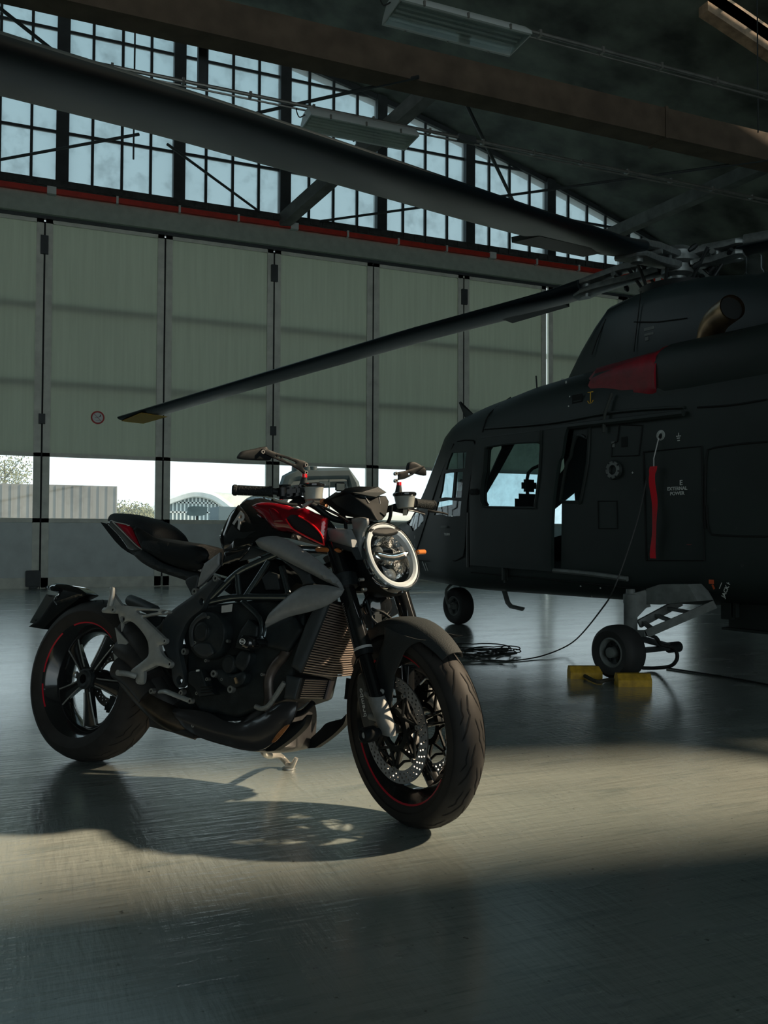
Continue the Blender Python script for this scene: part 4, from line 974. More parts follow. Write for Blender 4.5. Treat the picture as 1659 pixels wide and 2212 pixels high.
text_mesh('oval_lettering', 'R&G', .0095, K_WHT, bb, mt)

# ---- radiator and oil cooler
def cooler(nm, bl_, tl_, brw, l0, l1, rows, dep=.03, rr=.0022, tp=1.):
    b0 = BK.at(*px(*bl_), l0); t0 = BK.at(*px(*tl_), l0); up_ = t0-b0; fwd = V((up_.z, 0, -up_.x)).normalized(); W_ = l1-l0
    m_ = MB(); n_ = up_.normalized()
    P4 = [b0, t0, t0+V((0, W_*tp, 0)), b0+V((0, W_, 0))]
    m_.add([q-fwd*.006 for q in P4]+[q-fwd*dep for q in P4], [(0, 1, 2, 3), (7, 6, 5, 4), (0, 4, 5, 1), (1, 5, 6, 2), (2, 6, 7, 3), (3, 7, 4, 0)])
    o = m_.build(nm, K_GROOVE, bike); f_ = MB()
    for i in range(rows):
        p_ = b0+up_*((i+.5)/rows); sag = V((0, 0, 0))
        q0 = p_+V((0, .004, 0)); q1 = p_+V((0, W_*(1+(tp-1)*(i+.5)/rows)-.004, 0)); mid = (q0+q1)/2+fwd*brw
        f_.tube(smooth([q0, mid, q1], 5, False), rr, 6)
    f_.build('cooling_fins', K_FIN, o)
    e_ = MB()
    for q, qq in ((b0, t0), (b0+V((0, W_, 0)), t0+V((0, W_*tp, 0)))): e_.bar(q-fwd*.012, qq-fwd*.012, .018, .03, up=fwd)
    e_.build('end_tank', K_BLK, o); return o, b0, up_, fwd
cooler('radiator', ('C', 1165, 768), ('C', 1395, 190), .02, -.165, .150, 29, tp=.62, rr=.0027)
oc, b0, up_, fwd = cooler('oil_cooler', ('C', 1140, 975), ('C', 1185, 815), .0, -.150, .0, 9, .04, .0026)
MB().bar(b0+V((.0, .158, 0))-fwd*.01, b0+V((0, .158, 0))+up_-fwd*.01, .022, .04, up=fwd).build('cooler_end_cap', mat('dusty_rose_metal', (.35, .29, .29), .4, metal=.6), oc)
side('radiator_shroud', K_DGREY, 'C', [('c', 1095, 715), (1120, 640), (1180, 470), (1235, 330), ('c', 1290, 240), ('c', 1400, 205), (1370, 290), (1310, 440), (1240, 610), ('c', 1170, 765)], -.185, .010, .010, .02, mirror=True)
side('radiator_shroud', K_DGREY, 'C', [('c', 1040, 975), ('c', 1060, 785), ('c', 1175, 810), ('c', 1130, 985)], -.175, .010, .006, .02, sm=1, mirror=True)
# hoses, headers
tubep('coolant_hose', mat('grey_ribbed_hose', (.26, .27, .26), .4, metal=.4, bump=.3, bscale=150), 'C', [(800, 1040), (850, 1058), (905, 1035), (960, 960), (1005, 890), (1035, 845)], -.185, .0085)
for i, (dx, l_) in enumerate(((0, -.13), (70, -.05), (130, .05))):
    tubep('exhaust_header', K_PIPEB if i else mat('header_steel', (.13, .11, .10), .4, metal=.7, noise=.4, nscale=20), 'C', [(1100+dx, 470), (1060+dx, 600), (960+dx, 720), (915+dx*.6, 830), (920, 960), (900, 1080)], l_, .021, n=14)
tubep('lower_hose', K_BLK, 'C', [(1110, 1110), (1180, 1090), (1230, 1050), (1270, 1010)], -.05, .010)
tubep('lower_hose', K_SILV, 'C', [(1120, 1080), (1180, 1050), (1230, 1010)], -.02, .004)
side('lower_engine_fill', K_ENG, 'C', [('c', 300, 900), ('c', 800, 800), ('c', 1000, 900), ('c', 1120, 1000), ('c', 900, 1150), ('c', 640, 1160), ('c', 300, 1080)], -.02, .16, .0, .02, sm=1)

# ---- belly pan, exhaust
body('belly_pan', mat('belly_pan_black', (.032, .032, .033), .38, noise=.15, nscale=30, coat=.2), ('C', [(60, 1040), (300, 1080), (600, 1190), (760, 1180), (900, 1110), (1020, 1000), (1170, 960)]), ('C', [(40, 1095), (180, 1190), (330, 1290), (600, 1365), (830, 1405), (960, 1330), (1060, 1230), (1110, 1150)]),
     [(.55, .08), (.65, .13), (.9, .16), (1.05, .14), (1.15, .10)], e=4, lb=.14, flatb=.012)
side('belly_side_cover', mat('belly_cover_black', (.028, .028, .030), .33, coat=.3, noise=.1), 'C', [('c', 60, 1050), (200, 1060), (400, 1085), (560, 1160), (700, 1170), (850, 1110), (1000, 1010), ('c', 1140, 1005), (1130, 1080), (1090, 1170), (960, 1320), (830, 1395), (600, 1355), (330, 1280), (180, 1180)], -.155, .008, .022, .06)
sp_ = side('belly_front_lip', K_BLK, 'C', [('c', 945, 1310), (1020, 1240), (1075, 1185), ('c', 1200, 1150), ('c', 1240, 1108), (1230, 1160), (1200, 1215), (1100, 1310), ('c', 975, 1400), (900, 1398)], -.115, .03, .010, .03, mirror=True)
side('belly_reflection', mat('orange_reflection_tint', (.50, .20, .07), .45, metal=.5, noise=.35, nscale=30), 'C', [(935, 1325), (980, 1260), (1040, 1200), (1075, 1190), (1040, 1240), (980, 1310), (945, 1335)], -.186, .004, .004, .01)  # thin patch coloured as the orange-brown reflection on the belly lip
bolts('belly_bolt', [('C', 287, 1198, -.178, .006), ('C', 990, 1157, -.175, .008)], m=K_ALU)
for nm, pl, rr in (('silencer', [(1075, 560, -.14), (1160, 650, -.15), (1260, 790, -.16), (1330, 950, -.16)], .046), ('silencer', [(1030, 770, -.16), (1140, 830, -.17), (1240, 930, -.17), (1330, 1080, -.17)], .046),
        ('silencer', [(990, 960, -.18), (1080, 1010, -.18), (1180, 1100, -.18), (1300, 1250, -.17)], .044)):
    tubep(nm, K_PIPEB, 'I', pl, -.16, rr, n=28)
for pl in ([('c', 945, 548), ('c', 1078, 700), ('c', 992, 815)], [('c', 922, 768), ('c', 1082, 935), ('c', 962, 1000)], [('c', 1000, 430), ('c', 1040, 500), ('c', 1010, 590)]):
    side('silencer_tip', K_ALU, 'I', pl, -.20, .006, .0, .01, sm=1)
tubep('exhaust_pipe', K_PIPE, 'A', [(580, 1280, -.16), (650, 1375, -.16), (745, 1475, -.16), (850, 1545, -.14), (980, 1590, -.10)], -.15, .042, n=28)
tubep('exhaust_pipe', K_PIPEB, 'A', [(690, 1270, -.14), (760, 1400, -.14), (830, 1490, -.12)], -.15, .046, n=24)
tubep('exhaust_pipe', K_PIPEB, 'A', [(740, 1300, -.12), (800, 1400, -.11), (860, 1480, -.10)], -.15, .046, n=24)
side('exhaust_plate', K_PIPEB, 'A', [('c', 735, 1535), (820, 1560), (960, 1610), ('c', 980, 1645), (860, 1612), ('c', 740, 1582)], -.13, .05, .004, .02)
# ---- footrest hanger
fh = side('footrest_hanger', K_ALU, 'I', [(822, 370), (845, 345), (872, 338), (890, 260), (902, 200), (898, 150), (918, 132), (942, 150), ('c', 934, 200), (975, 260), ('c', 1025, 325), (1150, 333), (1300, 350), (1480, 368), (1510, 388), (1485, 408), (1340, 425), ('c', 1240, 448), (1330, 535), (1440, 640), (1478, 690), (1455, 718), ('c', 1408, 732), (1420, 790), (1460, 850), (1520, 895), (1532, 935), (1500, 965), (1440, 948), ('c', 1380, 938), ('c', 1250, 1000), (1243, 1100), (1210, 1132), (1170, 1105), ('c', 1180, 1040), ('c', 1120, 1000), (1140, 970), (1280, 860), (1302, 790), (1290, 690), (1240, 600), (1160, 510), (1100, 482), (1060, 490), (1030, 508), (1003, 470), ('c', 990, 405), (930, 405), (860, 402), (828, 395)],
          -.225, .016, .005, .014, holes=[[(1175, 376), (1280, 374), (1388, 380), (1385, 394), (1240, 418), (1205, 412)], [(1430, 392), (1450, 378), (1490, 380), (1496, 392), (1470, 406), (1440, 408)], [(1005, 465), (1025, 432), (1050, 440), (1055, 475), (1030, 498)]], sm=3, res=.009)
bolts('hanger_bolt', [('I', 915, 365, -.245, .010), ('I', 1443, 685, -.240, .009), ('I', 1495, 922, -.240, .009)], par=bike, m=K_ALU)
tubep('passenger_footrest', K_ALU, 'I', [(920, 140, -.25), (912, 220, -.25), (890, 320, -.245)], -.24, [.007, .011])
tubep('rider_footrest', K_ALU, 'I', [(965, 1010, -.31), (1060, 1020, -.27), (1150, 1045, -.24)], -.28, .010, n=14)
side('heel_guard', K_ALU, 'I', [('c', 1165, 1100), (1185, 1045), ('c', 1240, 1000), ('c', 1240, 1125), (1200, 1130)], -.235, .004, .0, .01, holes=[[(1188, 1105), (1198, 1050), (1228, 1020), (1226, 1112)]])
tubep('rear_brake_pedal', K_ALU, 'A', [(768, 1392, -.25), (800, 1392, -.27), (860, 1415, -.28), (925, 1440, -.28)], -.27, .009, flat=.6)
bolts('pedal_pivot', [('A', 718, 1390, -.25, .009), ('A', 928, 1443, -.285, .009)])
tubep('hanger_arm', K_DGREY, 'I', [(1100, 270, -.10), (1200, 310, -.12), (1350, 380, -.14)], -.12, .022, n=14)
tubep('hanger_arm', K_DGREY, 'I', [(1300, 620, -.10), (1420, 560, -.12), (1480, 480, -.13)], -.12, .016, n=14)
side('shock_linkage', K_ENG, 'A', [('c', 620, 960), ('c', 820, 990), ('c', 800, 1130), ('c', 700, 1090)], -.06, .08, .0, .02, sm=1)

# ---- seat, tail
WS = [(-.1, .03), (0, .055), (.08, .085), (.2, .11), (.35, .10)]
body('passenger_seat', K_SEAT, ('G', [(110, 180), (195, 163), (350, 168), (540, 180), (700, 212), (850, 262), (930, 325), (972, 400), (980, 480)]), ('G', [(105, 235), (220, 250), (330, 290), (480, 315), (620, 400), (740, 450), (830, 470), (975, 488)]), [(-.1, .03), (0, .06), (.1, .09), (.2, .105), (.36, .10)], e=2.4, lb=.075)
body('rider_seat', K_SEAT, ('G', [(540, 330), (640, 370), (760, 440), (900, 475), (1060, 492), (1300, 528), (1440, 552), (1456, 590)]), ('G', [(560, 560), (640, 585), (800, 640), (1000, 655), (1270, 690), (1370, 720), (1430, 660)]), [(.05, .10), (.2, .135), (.35, .145), (.5, .12), (.6, .09)], e=3.2, lb=.13)
side('seat_side_cover', K_BLK, 'G', [('c', 480, 315), (540, 325), (650, 390), (760, 455), (1000, 520), (1300, 560), (1380, 640), ('c', 1370, 700), (1300, 740), ('c', 1350, 760), (1240, 840), (1000, 790), (850, 730), (700, 640), ('c', 600, 590), (560, 500)], -.115, .008, .018, .04, mirror=True)
side('tail_fairing', K_PLAS, 'G', [('c', 440, 600), (530, 618), ('c', 620, 592), (700, 660), (800, 730), (900, 775), (1100, 840), ('c', 1300, 885), (1270, 960), ('c', 1240, 1060), ('c', 1150, 1000), (1110, 960), (900, 890), (750, 835), (600, 750), (500, 660)], -.095, .008, .022, .05, mirror=True)
side('tail_centre', K_BLK, 'G', [('c', 250, 300), (600, 400), (1000, 600), ('c', 1280, 760), ('c', 1100, 880), (800, 760), (500, 600)], 0, .14, .0, .02)
side('subframe_plate', K_GREY, 'G', [('c', 1268, 1045), (1290, 930), ('c', 1350, 760), ('c', 1535, 628), ('c', 1530, 775), ('c', 1430, 890), (1350, 980)], -.125, .012, .008, .02, mirror=True)
bolts('subframe_bolt', [('G', 1213, 1095, -.14, .013), ('G', 1465, 935, -.155, .013)])
side('subframe_foot', K_DGREY, 'G', [(1130, 960), (1280, 900), (1262, 1040), (1245, 1110), (1205, 1140), (1180, 1090)], -.12, .016, .004, .01, mirror=True)
side('seat_hinge', K_SILV, 'G', [(1240, 800), (1300, 780), (1310, 860), (1250, 830)], -.10, .01, .004, .01)
tl = side('tail_light', mat('smoked_clear_lens', (.10, .115, .115), .12, coat=1), 'G', [('c', 225, 245), ('c', 262, 250), (400, 400), (520, 530), ('c', 615, 612), (520, 610), ('c', 435, 590), (330, 440), ('c', 180, 285)], -.075, .010, .010, .02, mirror=True)
side('red_light_lens', K_RLENS, 'G', [('c', 268, 256), (340, 275), (420, 292), ('c', 462, 300), (500, 390), ('c', 580, 575), (480, 480), (370, 370)], -.088, .006, .006, .02, par=tl, mirror=True)
side('red_light_lens', K_RLENS, 'G', [('c', 172, 290), (220, 340), (290, 430), ('c', 335, 500), (250, 420), ('c', 190, 340)], -.06, .006, .006, .02, par=tl)
mbx = MB(); tubep('', None, 'G', [(225, 243), (262, 262), (400, 292), (420, 305), (462, 302)], -.10, .0022, mb=mbx); tubep('', None, 'G', [(240, 262), (400, 420), (520, 540), (590, 590)], -.10, .0022, mb=mbx); mbx.build('light_trim', K_SILV, tl)
# ---- number plate carrier on its arm
side('rear_hugger', K_GLOSS, 'I', [(300, 158), (290, 140), (330, 125), (420, 104), (560, 128), (640, 160), (700, 200), ('c', 715, 218), (620, 262), (520, 300), (400, 330), (380, 250), (430, 210), (370, 185)], -.035, .06, .012, .03)
side('plate_bracket', K_BLK, 'I', [('c', 130, 545), (230, 470), (300, 380), (400, 250), (560, 260), ('c', 640, 262), (420, 430), ('c', 275, 570)], -.03, .07, .004, .02)
def pt(x, y, xx): return BK.atx(*px('I', x, y), xx)
xp = BK.at(*px('I', 235, 300), -.0).x-.02
npm = MB(); P4 = [pt(66, 496, xp-.035), pt(236, 206, xp+.0), pt(395, 226, xp+.0), pt(260, 545, xp-.035)]
slabpoly(npm, P4, .003); npl = npm.build('number_plate', mat('plate_back', (.10, .12, .12), .4, metal=.3), bike)
bolts('plate_bolt', [('I', 118, 472, -.06, .004), ('I', 262, 222, -.06, .004)], par=bike, m=K_DGREY)
tubep('rear_indicator', K_BLK, 'I', [(296, 145, -.10), (380, 160, -.06), (460, 180, -.03)], -.08, .010)
# side stand
ft = BK.i @ PZ(624, 1661, .0); hd_ = BK.at(*px('C', 860, 1400), .05)
sst = MB(); P_ = smooth([hd_+V((-.03, 0, .05)), hd_, BK.at(*px('C', 905, 1440), .10), ft+V((-.035, -.02, .045)), ft+V((0, 0, .012))], 4, False)
sst.tube(P_, .0115, 12); sst.tube([ft+V((-.01, -.005, .010)), ft+V((.015, 0, .012)), ft+V((.03, .0, .045))], [.015, .012, .008], 12)
sst = sst.build('side_stand', mat('pale_aluminium', (.62, .60, .55), .4, metal=.6), bike)
wl = BK.i @ (PZ(624, 1661, .0)); nn = (BK.i.to_3x3() @ V((0, 0, 1)))
MB().lathe([(0, 0.001), (.026, 0.001), (.024, .007), (0, .008)], wl, nn, 20).build('stand_foot', K_ALU, sst)

# horn behind the fork, brake hoses
hc_ = FK.at(832, 1310, .0)
steered(MB().lathe([(0, .02), (.03, .02), (.045, .012), (.050, 0), (.048, -.02), (.02, -.03), (0, -.03)], hc_+V((-.04, 0, 0)), (1, -.25, .1), 28).build('horn', K_GLOSS, bike))
steered(tubep('brake_hose', K_BLK, 'B', [(870, 1000, -.03), (900, 1040, -.03), (960, 1060, 0), (1030, 1115, .04)], 0, .005, fr=FK))
steered(tubep('brake_hose', K_DGREY, 'B', [(860, 985, -.05), (885, 1060, -.05), (900, 1100, -.05), (960, 1150, -.03)], 0, .004, fr=FK))
steered(MB().box(FK.at(*px('B', 905, 1110), -.03), (.05, .04, .06), bev=.008).build('hose_junction', K_DGREY, bike))
# ================================================================== helicopter
REG.update({'Q': (840, 860, 3.95), 'S': (1240, 860, 3.959), 'T': (1300, 500, 4.621), 'U': (1220, 1240, 4.1475), 'E': (840, 500, 2.0256), 'N': (1100, 480, 2.968), 'W': (900, 1180, 2.186)})
HO = PZ(990, 1348, 0); HO.z = 0
HM = frame(HO, (-.191, .982, 0)); HK = Frame(HM)
heli = empty('helicopter', HM); tag(heli, 'dark green military helicopter with folded red cover, parked behind the motorcycle on the right', 'helicopter')
C_GRN = mat('dark_green_paint', (.019, .029, .027), .5, noise=.18, nscale=3, spec=.45)
C_GRN2 = mat('darker_green_paint', (.022, .030, .028), .5, noise=.2, nscale=4)
C_BLUE = mat('blue_grey_cowling', (.026, .042, .046), .4, noise=.15, nscale=4)
C_SEAM = mat('panel_seam', (.006, .008, .008), .8)
C_GMET = mat('grey_landing_gear', (.17, .19, .185), .5, noise=.25, nscale=14)
C_HUB = mat('rotor_head_metal', (.25, .28, .28), .4, metal=.6, noise=.25, nscale=20)
C_HUBD = mat('dark_rotor_fittings', (.03, .036, .038), .45, metal=.4)
C_CLOTH = mat('red_cover_cloth', (.30, .012, .025), .5, noise=.3, nscale=9, bump=.5, bscale=14)
C_RIB = mat('red_ribbon', (.62, .008, .02), .6, emit=None)
C_BRASS = mat('scorched_exhaust_metal', (.30, .20, .12), .35, metal=.85, noise=.4, nscale=10)
C_GL = glass_mat('cabin_glass', (.80, .88, .90), .03)
C_MARK = mat('stencil_white', (.60, .64, .62), .6)
C_YEL = mat('yellow_marking', (.70, .42, .04), .6)
C_ORG = mat('orange_marking', (.60, .10, .03), .6)
def tbl(T):
    T = sorted(T)
    def f(x):
        if x <= T[0][0]: return T[0][1]
        for (a, b), (c, d) in zip(T, T[1:]):
            if x <= c: s = (x-a)/(c-a); s = s*s*(3-2*s)*.35+s*.65; return b+(d-b)*s
        return T[-1][1]
    return f
zr = tbl([(.97, .72), (.92, .88), (.76, 1.0), (.2, 1.06), (-.05, 1.12), (-.2, 1.25), (-.78, 1.95), (-.9, 2.0), (-1.3, 2.07), (-1.76, 2.13), (-2.2, 2.16), (-5, 2.18)])
zb = tbl([(.97, .62), (.85, .50), (.6, .46), (.2, .45), (-1, .41), (-3, .43), (-3.6, .46), (-5, .50)])
lx = tbl([(.97, .03), (.92, .16), (.76, .31), (.45, .48), (.1, .62), (-.3, .73), (-.9, .84), (-5, .87)])
EX = 2/3.8
def zs_(x): return min(1.62, zb(x)+.60*(zr(x)-zb(x)))
def zl_(x): return zb(x)+min(.26, .35*(zr(x)-zb(x)))
def yz(x, v):
    r, b, s, l = zr(x), zb(x), zs_(x), zl_(x)
    if v > 1: p = (min(v, 2)-1)*PI/2; return lx(x)*math.cos(p)**EX if p < PI/2-1e-6 else 0, s+(r-s)*math.sin(p)**EX
    if v < -1: p = (-1-max(v, -2))*PI/2; return lx(x)*math.cos(p)**(2/3.2) if p < PI/2-1e-6 else 0, l-(l-b)*math.sin(p)**(2/3.2)
    return lx(x), l+(s-l)*(v+1)/2
def vof(x, z):
    r, b, s, l = zr(x), zb(x), zs_(x), zl_(x)
    if z > s: return 1+math.asin(min(1, ((z-s)/(r-s))**(1/EX)))/(PI/2)
    if z < l: return -1-math.asin(min(1, ((l-z)/(l-b))**(3.2/2)))/(PI/2)
    return -1+2*(z-l)/(s-l)
KV = .55
def hp(rg, x_, y_, off=0.):
    """where the sight line meets the left side of the hull, in (x, v) skin coordinates"""
    o = HK.i @ CAM; d = (HK.i.to_3x3() @ ray(*px(rg, x_, y_))).normalized(); t = 3.0
    while t < 12:
        P = o+d*t
        if P.x < .96 and zb(P.x) < P.z < zr(P.x):
            y = yz(P.x, vof(P.x, P.z))[0]+off
            if P.y <= y: return V((P.x, vof(P.x, P.z)*KV))
        t += .004
    # grazing: closest approach
    best = None; t = 3.0
    while t < 12:
        P = o+d*t; q = min(max(P.z, zb(P.x)), zr(P.x)); e = abs(P.z-q)+abs(P.y-yz(P.x, vof(P.x, q))[0])
        if best is None or e < best[0]: best = (e, V((P.x, vof(P.x, q)*KV)))
        t += .01
    return best[1]
def skin(side_=1, off=0.):
    def f(u, v, h):
        y, z = yz(u, v/KV); y2, z2 = yz(u, v/KV+.02); n = V((0, z2-z, y-y2))
        if n.length < 1e-6: n = V((0, 1, 0)) if abs(v/KV) < 1 else V((0, 0, math.copysign(1, v)))
        n.normalize()
        if n.y < 0: n = -n
        return V((u, (y+(h+off)*n.y)*side_, z+(h+off)*n.z))
    return f
def ho(rg, pts, sm=4, off=0.): 
    P = []
    for p in pts:
        c = p[0] == 'c'; q = hp(rg, p[-2], p[-1], off); P.append(('c', q.x, q.y) if c else (q.x, q.y))
    return smooth(P, sm)
W_CAB = ho('Q', [(850, 425), (880, 412), (1270, 378), (1300, 395), (1308, 440), (1262, 900), (1225, 935), (850, 930), (815, 905), (800, 860), (805, 720), (830, 500)], 4, .04)
W_REAR = ho('Q', [(1600, 350), (1700, 345), (1718, 380), (1650, 860), (1620, 885), (1490, 880), (1480, 840), (1530, 560)], 4)
W_CKA = ho('Q', [('c', 545, 468), ('c', 672, 460), ('c', 655, 600), ('c', 495, 612)], 2)
W_CKB = ho('Q', [('c', 478, 645), ('c', 565, 635), ('c', 545, 850), ('c', 440, 855)], 2)
W_CKC = ho('Q', [('c', 582, 632), ('c', 642, 630), ('c', 628, 848), ('c', 565, 850)], 2)
W_CKD = ho('Q', [('c', 425, 885), ('c', 628, 880), ('c', 615, 1005), ('c', 500, 1010), ('c', 392, 1002)], 2)
W_CHIN = ho('Q', [(185, 1015), (290, 1000), (300, 1060), (270, 1090), (190, 1090), (160, 1070)], 3)
SLIT = ho('Q', [('c', 1535, 262), ('c', 1590, 262), ('c', 1510, 560), ('c', 1485, 900), ('c', 1480, 1462), ('c', 1405, 1462), ('c', 1405, 1000), ('c', 1470, 520)], 3)
# windscreen opening, straight in skin coordinates
def sk(pts): return [V((x, vof(x, z)*KV)) for x, z in pts]
W_SCR = smooth([(q.x, q.y) for q in sk([(.62, 1.17), (.35, 1.50), (.12, 1.80), (.13, 1.60), (.24, 1.42), (.40, 1.22), (.55, 1.10)])], 3) if False else [V((x, v*KV)) for x, v in [(-.13, 1.22), (-.30, 1.16), (-.50, 1.14), (-.70, 1.16), (-.74, 1.4), (-.73, 1.96), (-.45, 1.965), (-.13, 1.96)]]
xs = [.965-.03*i for i in range(10)]+[.66-.1*i for i in range(57)]
outl = [V((x, 1.995*KV)) for x in xs]+[V((x, -1.995*KV)) for x in xs[::-1]]
hull_l = MB().panel(outl, skin(1), .02, 0, .02, .085, [W_CAB, W_REAR, W_CKA, W_CKB, W_CKC, W_CKD, W_CHIN, SLIT, W_SCR])
hull = hull_l.build('fuselage', C_GRN, heli, sharp=50)
W_FAR = [V((x, v*KV)) for x, v in [(-.22, -.2), (-.30, .95), (-.80, .95), (-.84, -.2)]]; W_FAR2 = [V((x, v*KV)) for x, v in [(-1.0, -.1), (-1.0, .95), (-2.2, .95), (-2.2, -.1)]]
MB().panel(outl, skin(-1), .02, 0, .02, .12, [W_FAR, W_FAR2, W_CHIN, W_SCR]).build('fuselage_far_side', C_GRN, heli, sharp=50)
for W, nm in ((W_CAB, 'cabin_window'), (W_REAR, 'rear_window'), (W_CKA, 'cockpit_window'), (W_CKB, 'cockpit_window'), (W_CKC, 'cockpit_window'), (W_CKD, 'cockpit_window'), (W_CHIN, 'chin_window'), (W_SCR, 'windscreen')):
    for s in ((1, -1) if nm in ('chin_window', 'windscreen') else (1,)): MB().panel(W, skin(s), .004, 0, .02, .12).build(nm, C_GL, heli)
for W in (W_FAR, W_FAR2): MB().panel(W, skin(-1), .004, 0, .02, .12).build('far_window', C_GL, heli)
def frame_loop(W, nm, s=1, off=.012, r=.012, m=C_GRN2):
    f = skin(s, off); P = [f(q.x, q.y, 0) for q in W]; MB().tube(P+[P[0], P[1]], r, 6, cap=False).build(nm, m, heli)
# sliding cabin door, proud of the hull
DOOR = ho('Q', [('c', 785, 312), ('c', 1530, 252), (1500, 380), (1455, 560), (1410, 850), (1398, 1100), ('c', 1392, 1475), ('c', 700, 1425), ('c', 696, 800), (720, 560)], 4, .04)
MB().panel(DOOR, skin(1, .035), .03, .004, .03, .08, [W_CAB]).build('cabin_door', C_GRN, heli, sharp=50)
frame_loop(W_CAB, 'window_gasket', 1, .055, .010); frame_loop(W_REAR, 'window_gasket', 1)
def hline(nm, rg, pts, r=.006, m=C_SEAM, off=.012, k=3, loop=False):
    f = skin(1, off); P = []
    for p in pts: q = hp(rg, *p, off); P.append(f(q.x, q.y, 0))
    if loop: P.append(P[0])
    P = smooth(P, k, False) if k > 1 else P
    return MB().tube(P, r, 6).build(nm, m, heli)
hline('door_rail', 'E', [(405, 905), (600, 880), (780, 855), (1040, 825), (1290, 795)], .022, C_GRN2, .03)
hline('drip_rail', 'E', [(420, 865), (700, 840), (930, 800), (1100, 780), (1290, 770)], .010, C_GRN2, .015)
hline('lower_rail', 'E', [(720, 1482), (880, 1497), (1045, 1518)], .018, C_GMET, .02)
hline('door_post', 'E', [(350, 1230), (348, 1350), (348, 1468)], .016, C_GRN2, .03)
hline('cockpit_door_seam', 'E', [(300, 920), (370, 915), (375, 980), (345, 1180), (335, 1380), (295, 1440), (130, 1440)], .006, k=2)
hline('cockpit_door_seam', 'E', [(285, 930), (215, 1100), (165, 1260), (120, 1400)], .005)
for pts in ([(1115, 965), (1370, 940), (1380, 1440), (1128, 1440)],): hline('hatch_seam', 'E', pts, .006, k=1, loop=True)
hline('hatch_seam', 'E', [(1385, 1300), (1388, 1000), (1430, 945), (1655, 920)], .006, k=2); hline('hatch_seam', 'E', [(1392, 1200), (1400, 1310), (1450, 1330), (1655, 1335)], .006, k=2)
hline('hatch_seam', 'E', [(915, 1180), (998, 1180), (1000, 1300), (918, 1300)], .004, k=1, loop=True)
hline('hatch_seam', 'E', [(1010, 845), (1110, 850), (1095, 980), (975, 985), (978, 930), (1000, 920)], .005, k=1, loop=True)
hline('roof_seam', 'E', [(410, 880), (440, 800), (520, 730)], .006); hline('roof_seam', 'E', [(440, 905), (640, 890), (830, 840)], .005)
hline('keel_seam', 'E', [(360, 1490), (700, 1520), (1100, 1560), (1380, 1580)], .005); hline('rear_seam', 'E', [(1350, 770), (1500, 760), (1655, 735)], .006)
hline('canvas_strap', 'E', [(975, 715), (960, 760), (945, 800), (940, 880)], .012, mat('webbing_strap', (.05, .06, .055), .9), .035)
def hmark(nm, rg, x_, y_, m, sz, body=None, off=.013, rot=0., bold=True):
    q = hp(rg, x_, y_, off); P = skin(1, off)(q.x, q.y, 0); ex = V((-math.cos(rot), 0, math.sin(rot))); ey = V((math.sin(rot), 0, math.cos(rot))); ez = V((0, 1, 0)); mt = Matrix.Identity(4)
    for i in range(3): mt[i][0] = ex[i]; mt[i][1] = ey[i]; mt[i][2] = ez[i]; mt[i][3] = P[i]
    if body: return text_mesh(nm, body, sz, m, heli, mt, .001, bold=bold)
    o = MB().box((0, 0, 0), (sz[0], sz[1], .002)).build(nm, m, heli); o.matrix_basis = mt; return o
hmark('external_power_lettering', 'S', 882, 795, C_MARK, .031, 'EXTERNAL\nPOWER'); hmark('socket_symbol', 'S', 915, 725, C_MARK, .045, 'E')
hmark('jack_here_lettering', 'S', 1318, 1590, C_MARK, .034, 'JACK HERE', rot=math.radians(66)); hmark('jack_line', 'S', 1255, 1590, C_MARK, (.05, .004), rot=math.radians(66))
hmark('jack_symbol', 'S', 1175, 1565, C_ORG, (.035, .025)); hmark('jack_symbol', 'S', 1190, 1605, C_ORG, (.012, .03), rot=.5)
hmark('door_lettering', 'Q', 495, 1162, C_MARK, .030, 'TURN'); hmark('door_lettering', 'Q', 720, 1045, C_MARK, .024, 'TURN\nSLIDE'); hmark('door_tick', 'Q', 720, 1007, C_MARK, (.03, .006))
hmark('earthing_symbol', 'S', 895, 325, C_MARK, (.035, .006)); hmark('earthing_symbol', 'S', 895, 310, C_MARK, (.005, .02)); hmark('earthing_symbol', 'S', 895, 342, C_MARK, (.022, .006)); hmark('earthing_symbol', 'S', 895, 362, C_MARK, (.018, .006))
hmark('small_placard', 'S', 335, 395, C_GMET, (.028, .04)); hmark('vent_grille', 'S', 430, 375, C_SEAM, (.05, .07)); hmark('nose_tick', 'Q', 222, 1185, C_MARK, (.006, .03)); hmark('nose_tick', 'Q', 222, 1255, C_MARK, (.006, .03))
hmark('nose_stripe', 'Q', 300, 1430, C_MARK, (.10, .007), rot=-1.0); hmark('nose_stripe', 'Q', 322, 1440, C_MARK, (.08, .007), rot=-1.0)
hmark('fault_symbol', 'S', 985, 1252, mat('dull_red_marking', (.22, .05, .05), .7), (.035, .004)); hmark('cross_mark', 'S', 502, 638, C_MARK, (.014, .003)); hmark('cross_mark', 'S', 502, 638, C_MARK, (.003, .014))
def yard(x0, y0):
    q = hp('N', 523, 1130, .013); P = skin(1, .016)(q.x, q.y, 0); mb = MB()
    mb.bar(P+V((0, 0, .04)), P+V((0, 0, -.035)), .007, .004, up=(0, 1, 0)); mb.bar(P+V((-.025, 0, .04)), P+V((.025, 0, .04)), .004, .006)
    mb.tube(smooth([P+V((-.026, 0, -.02)), P+V((-.015, 0, -.036)), P+V((0, 0, -.040)), P+V((.015, 0, -.036)), P+V((.026, 0, -.02))], 3, False), .0035, 6); mb.build('anchor_symbol', C_YEL, heli)
yard(0, 0)
hmark('roof_vent', 'N', 436, 1140, C_SEAM, (.10, .075)); hmark('roof_vent_slat', 'N', 436, 1150, C_GRN, (.08, .006), off=.016)
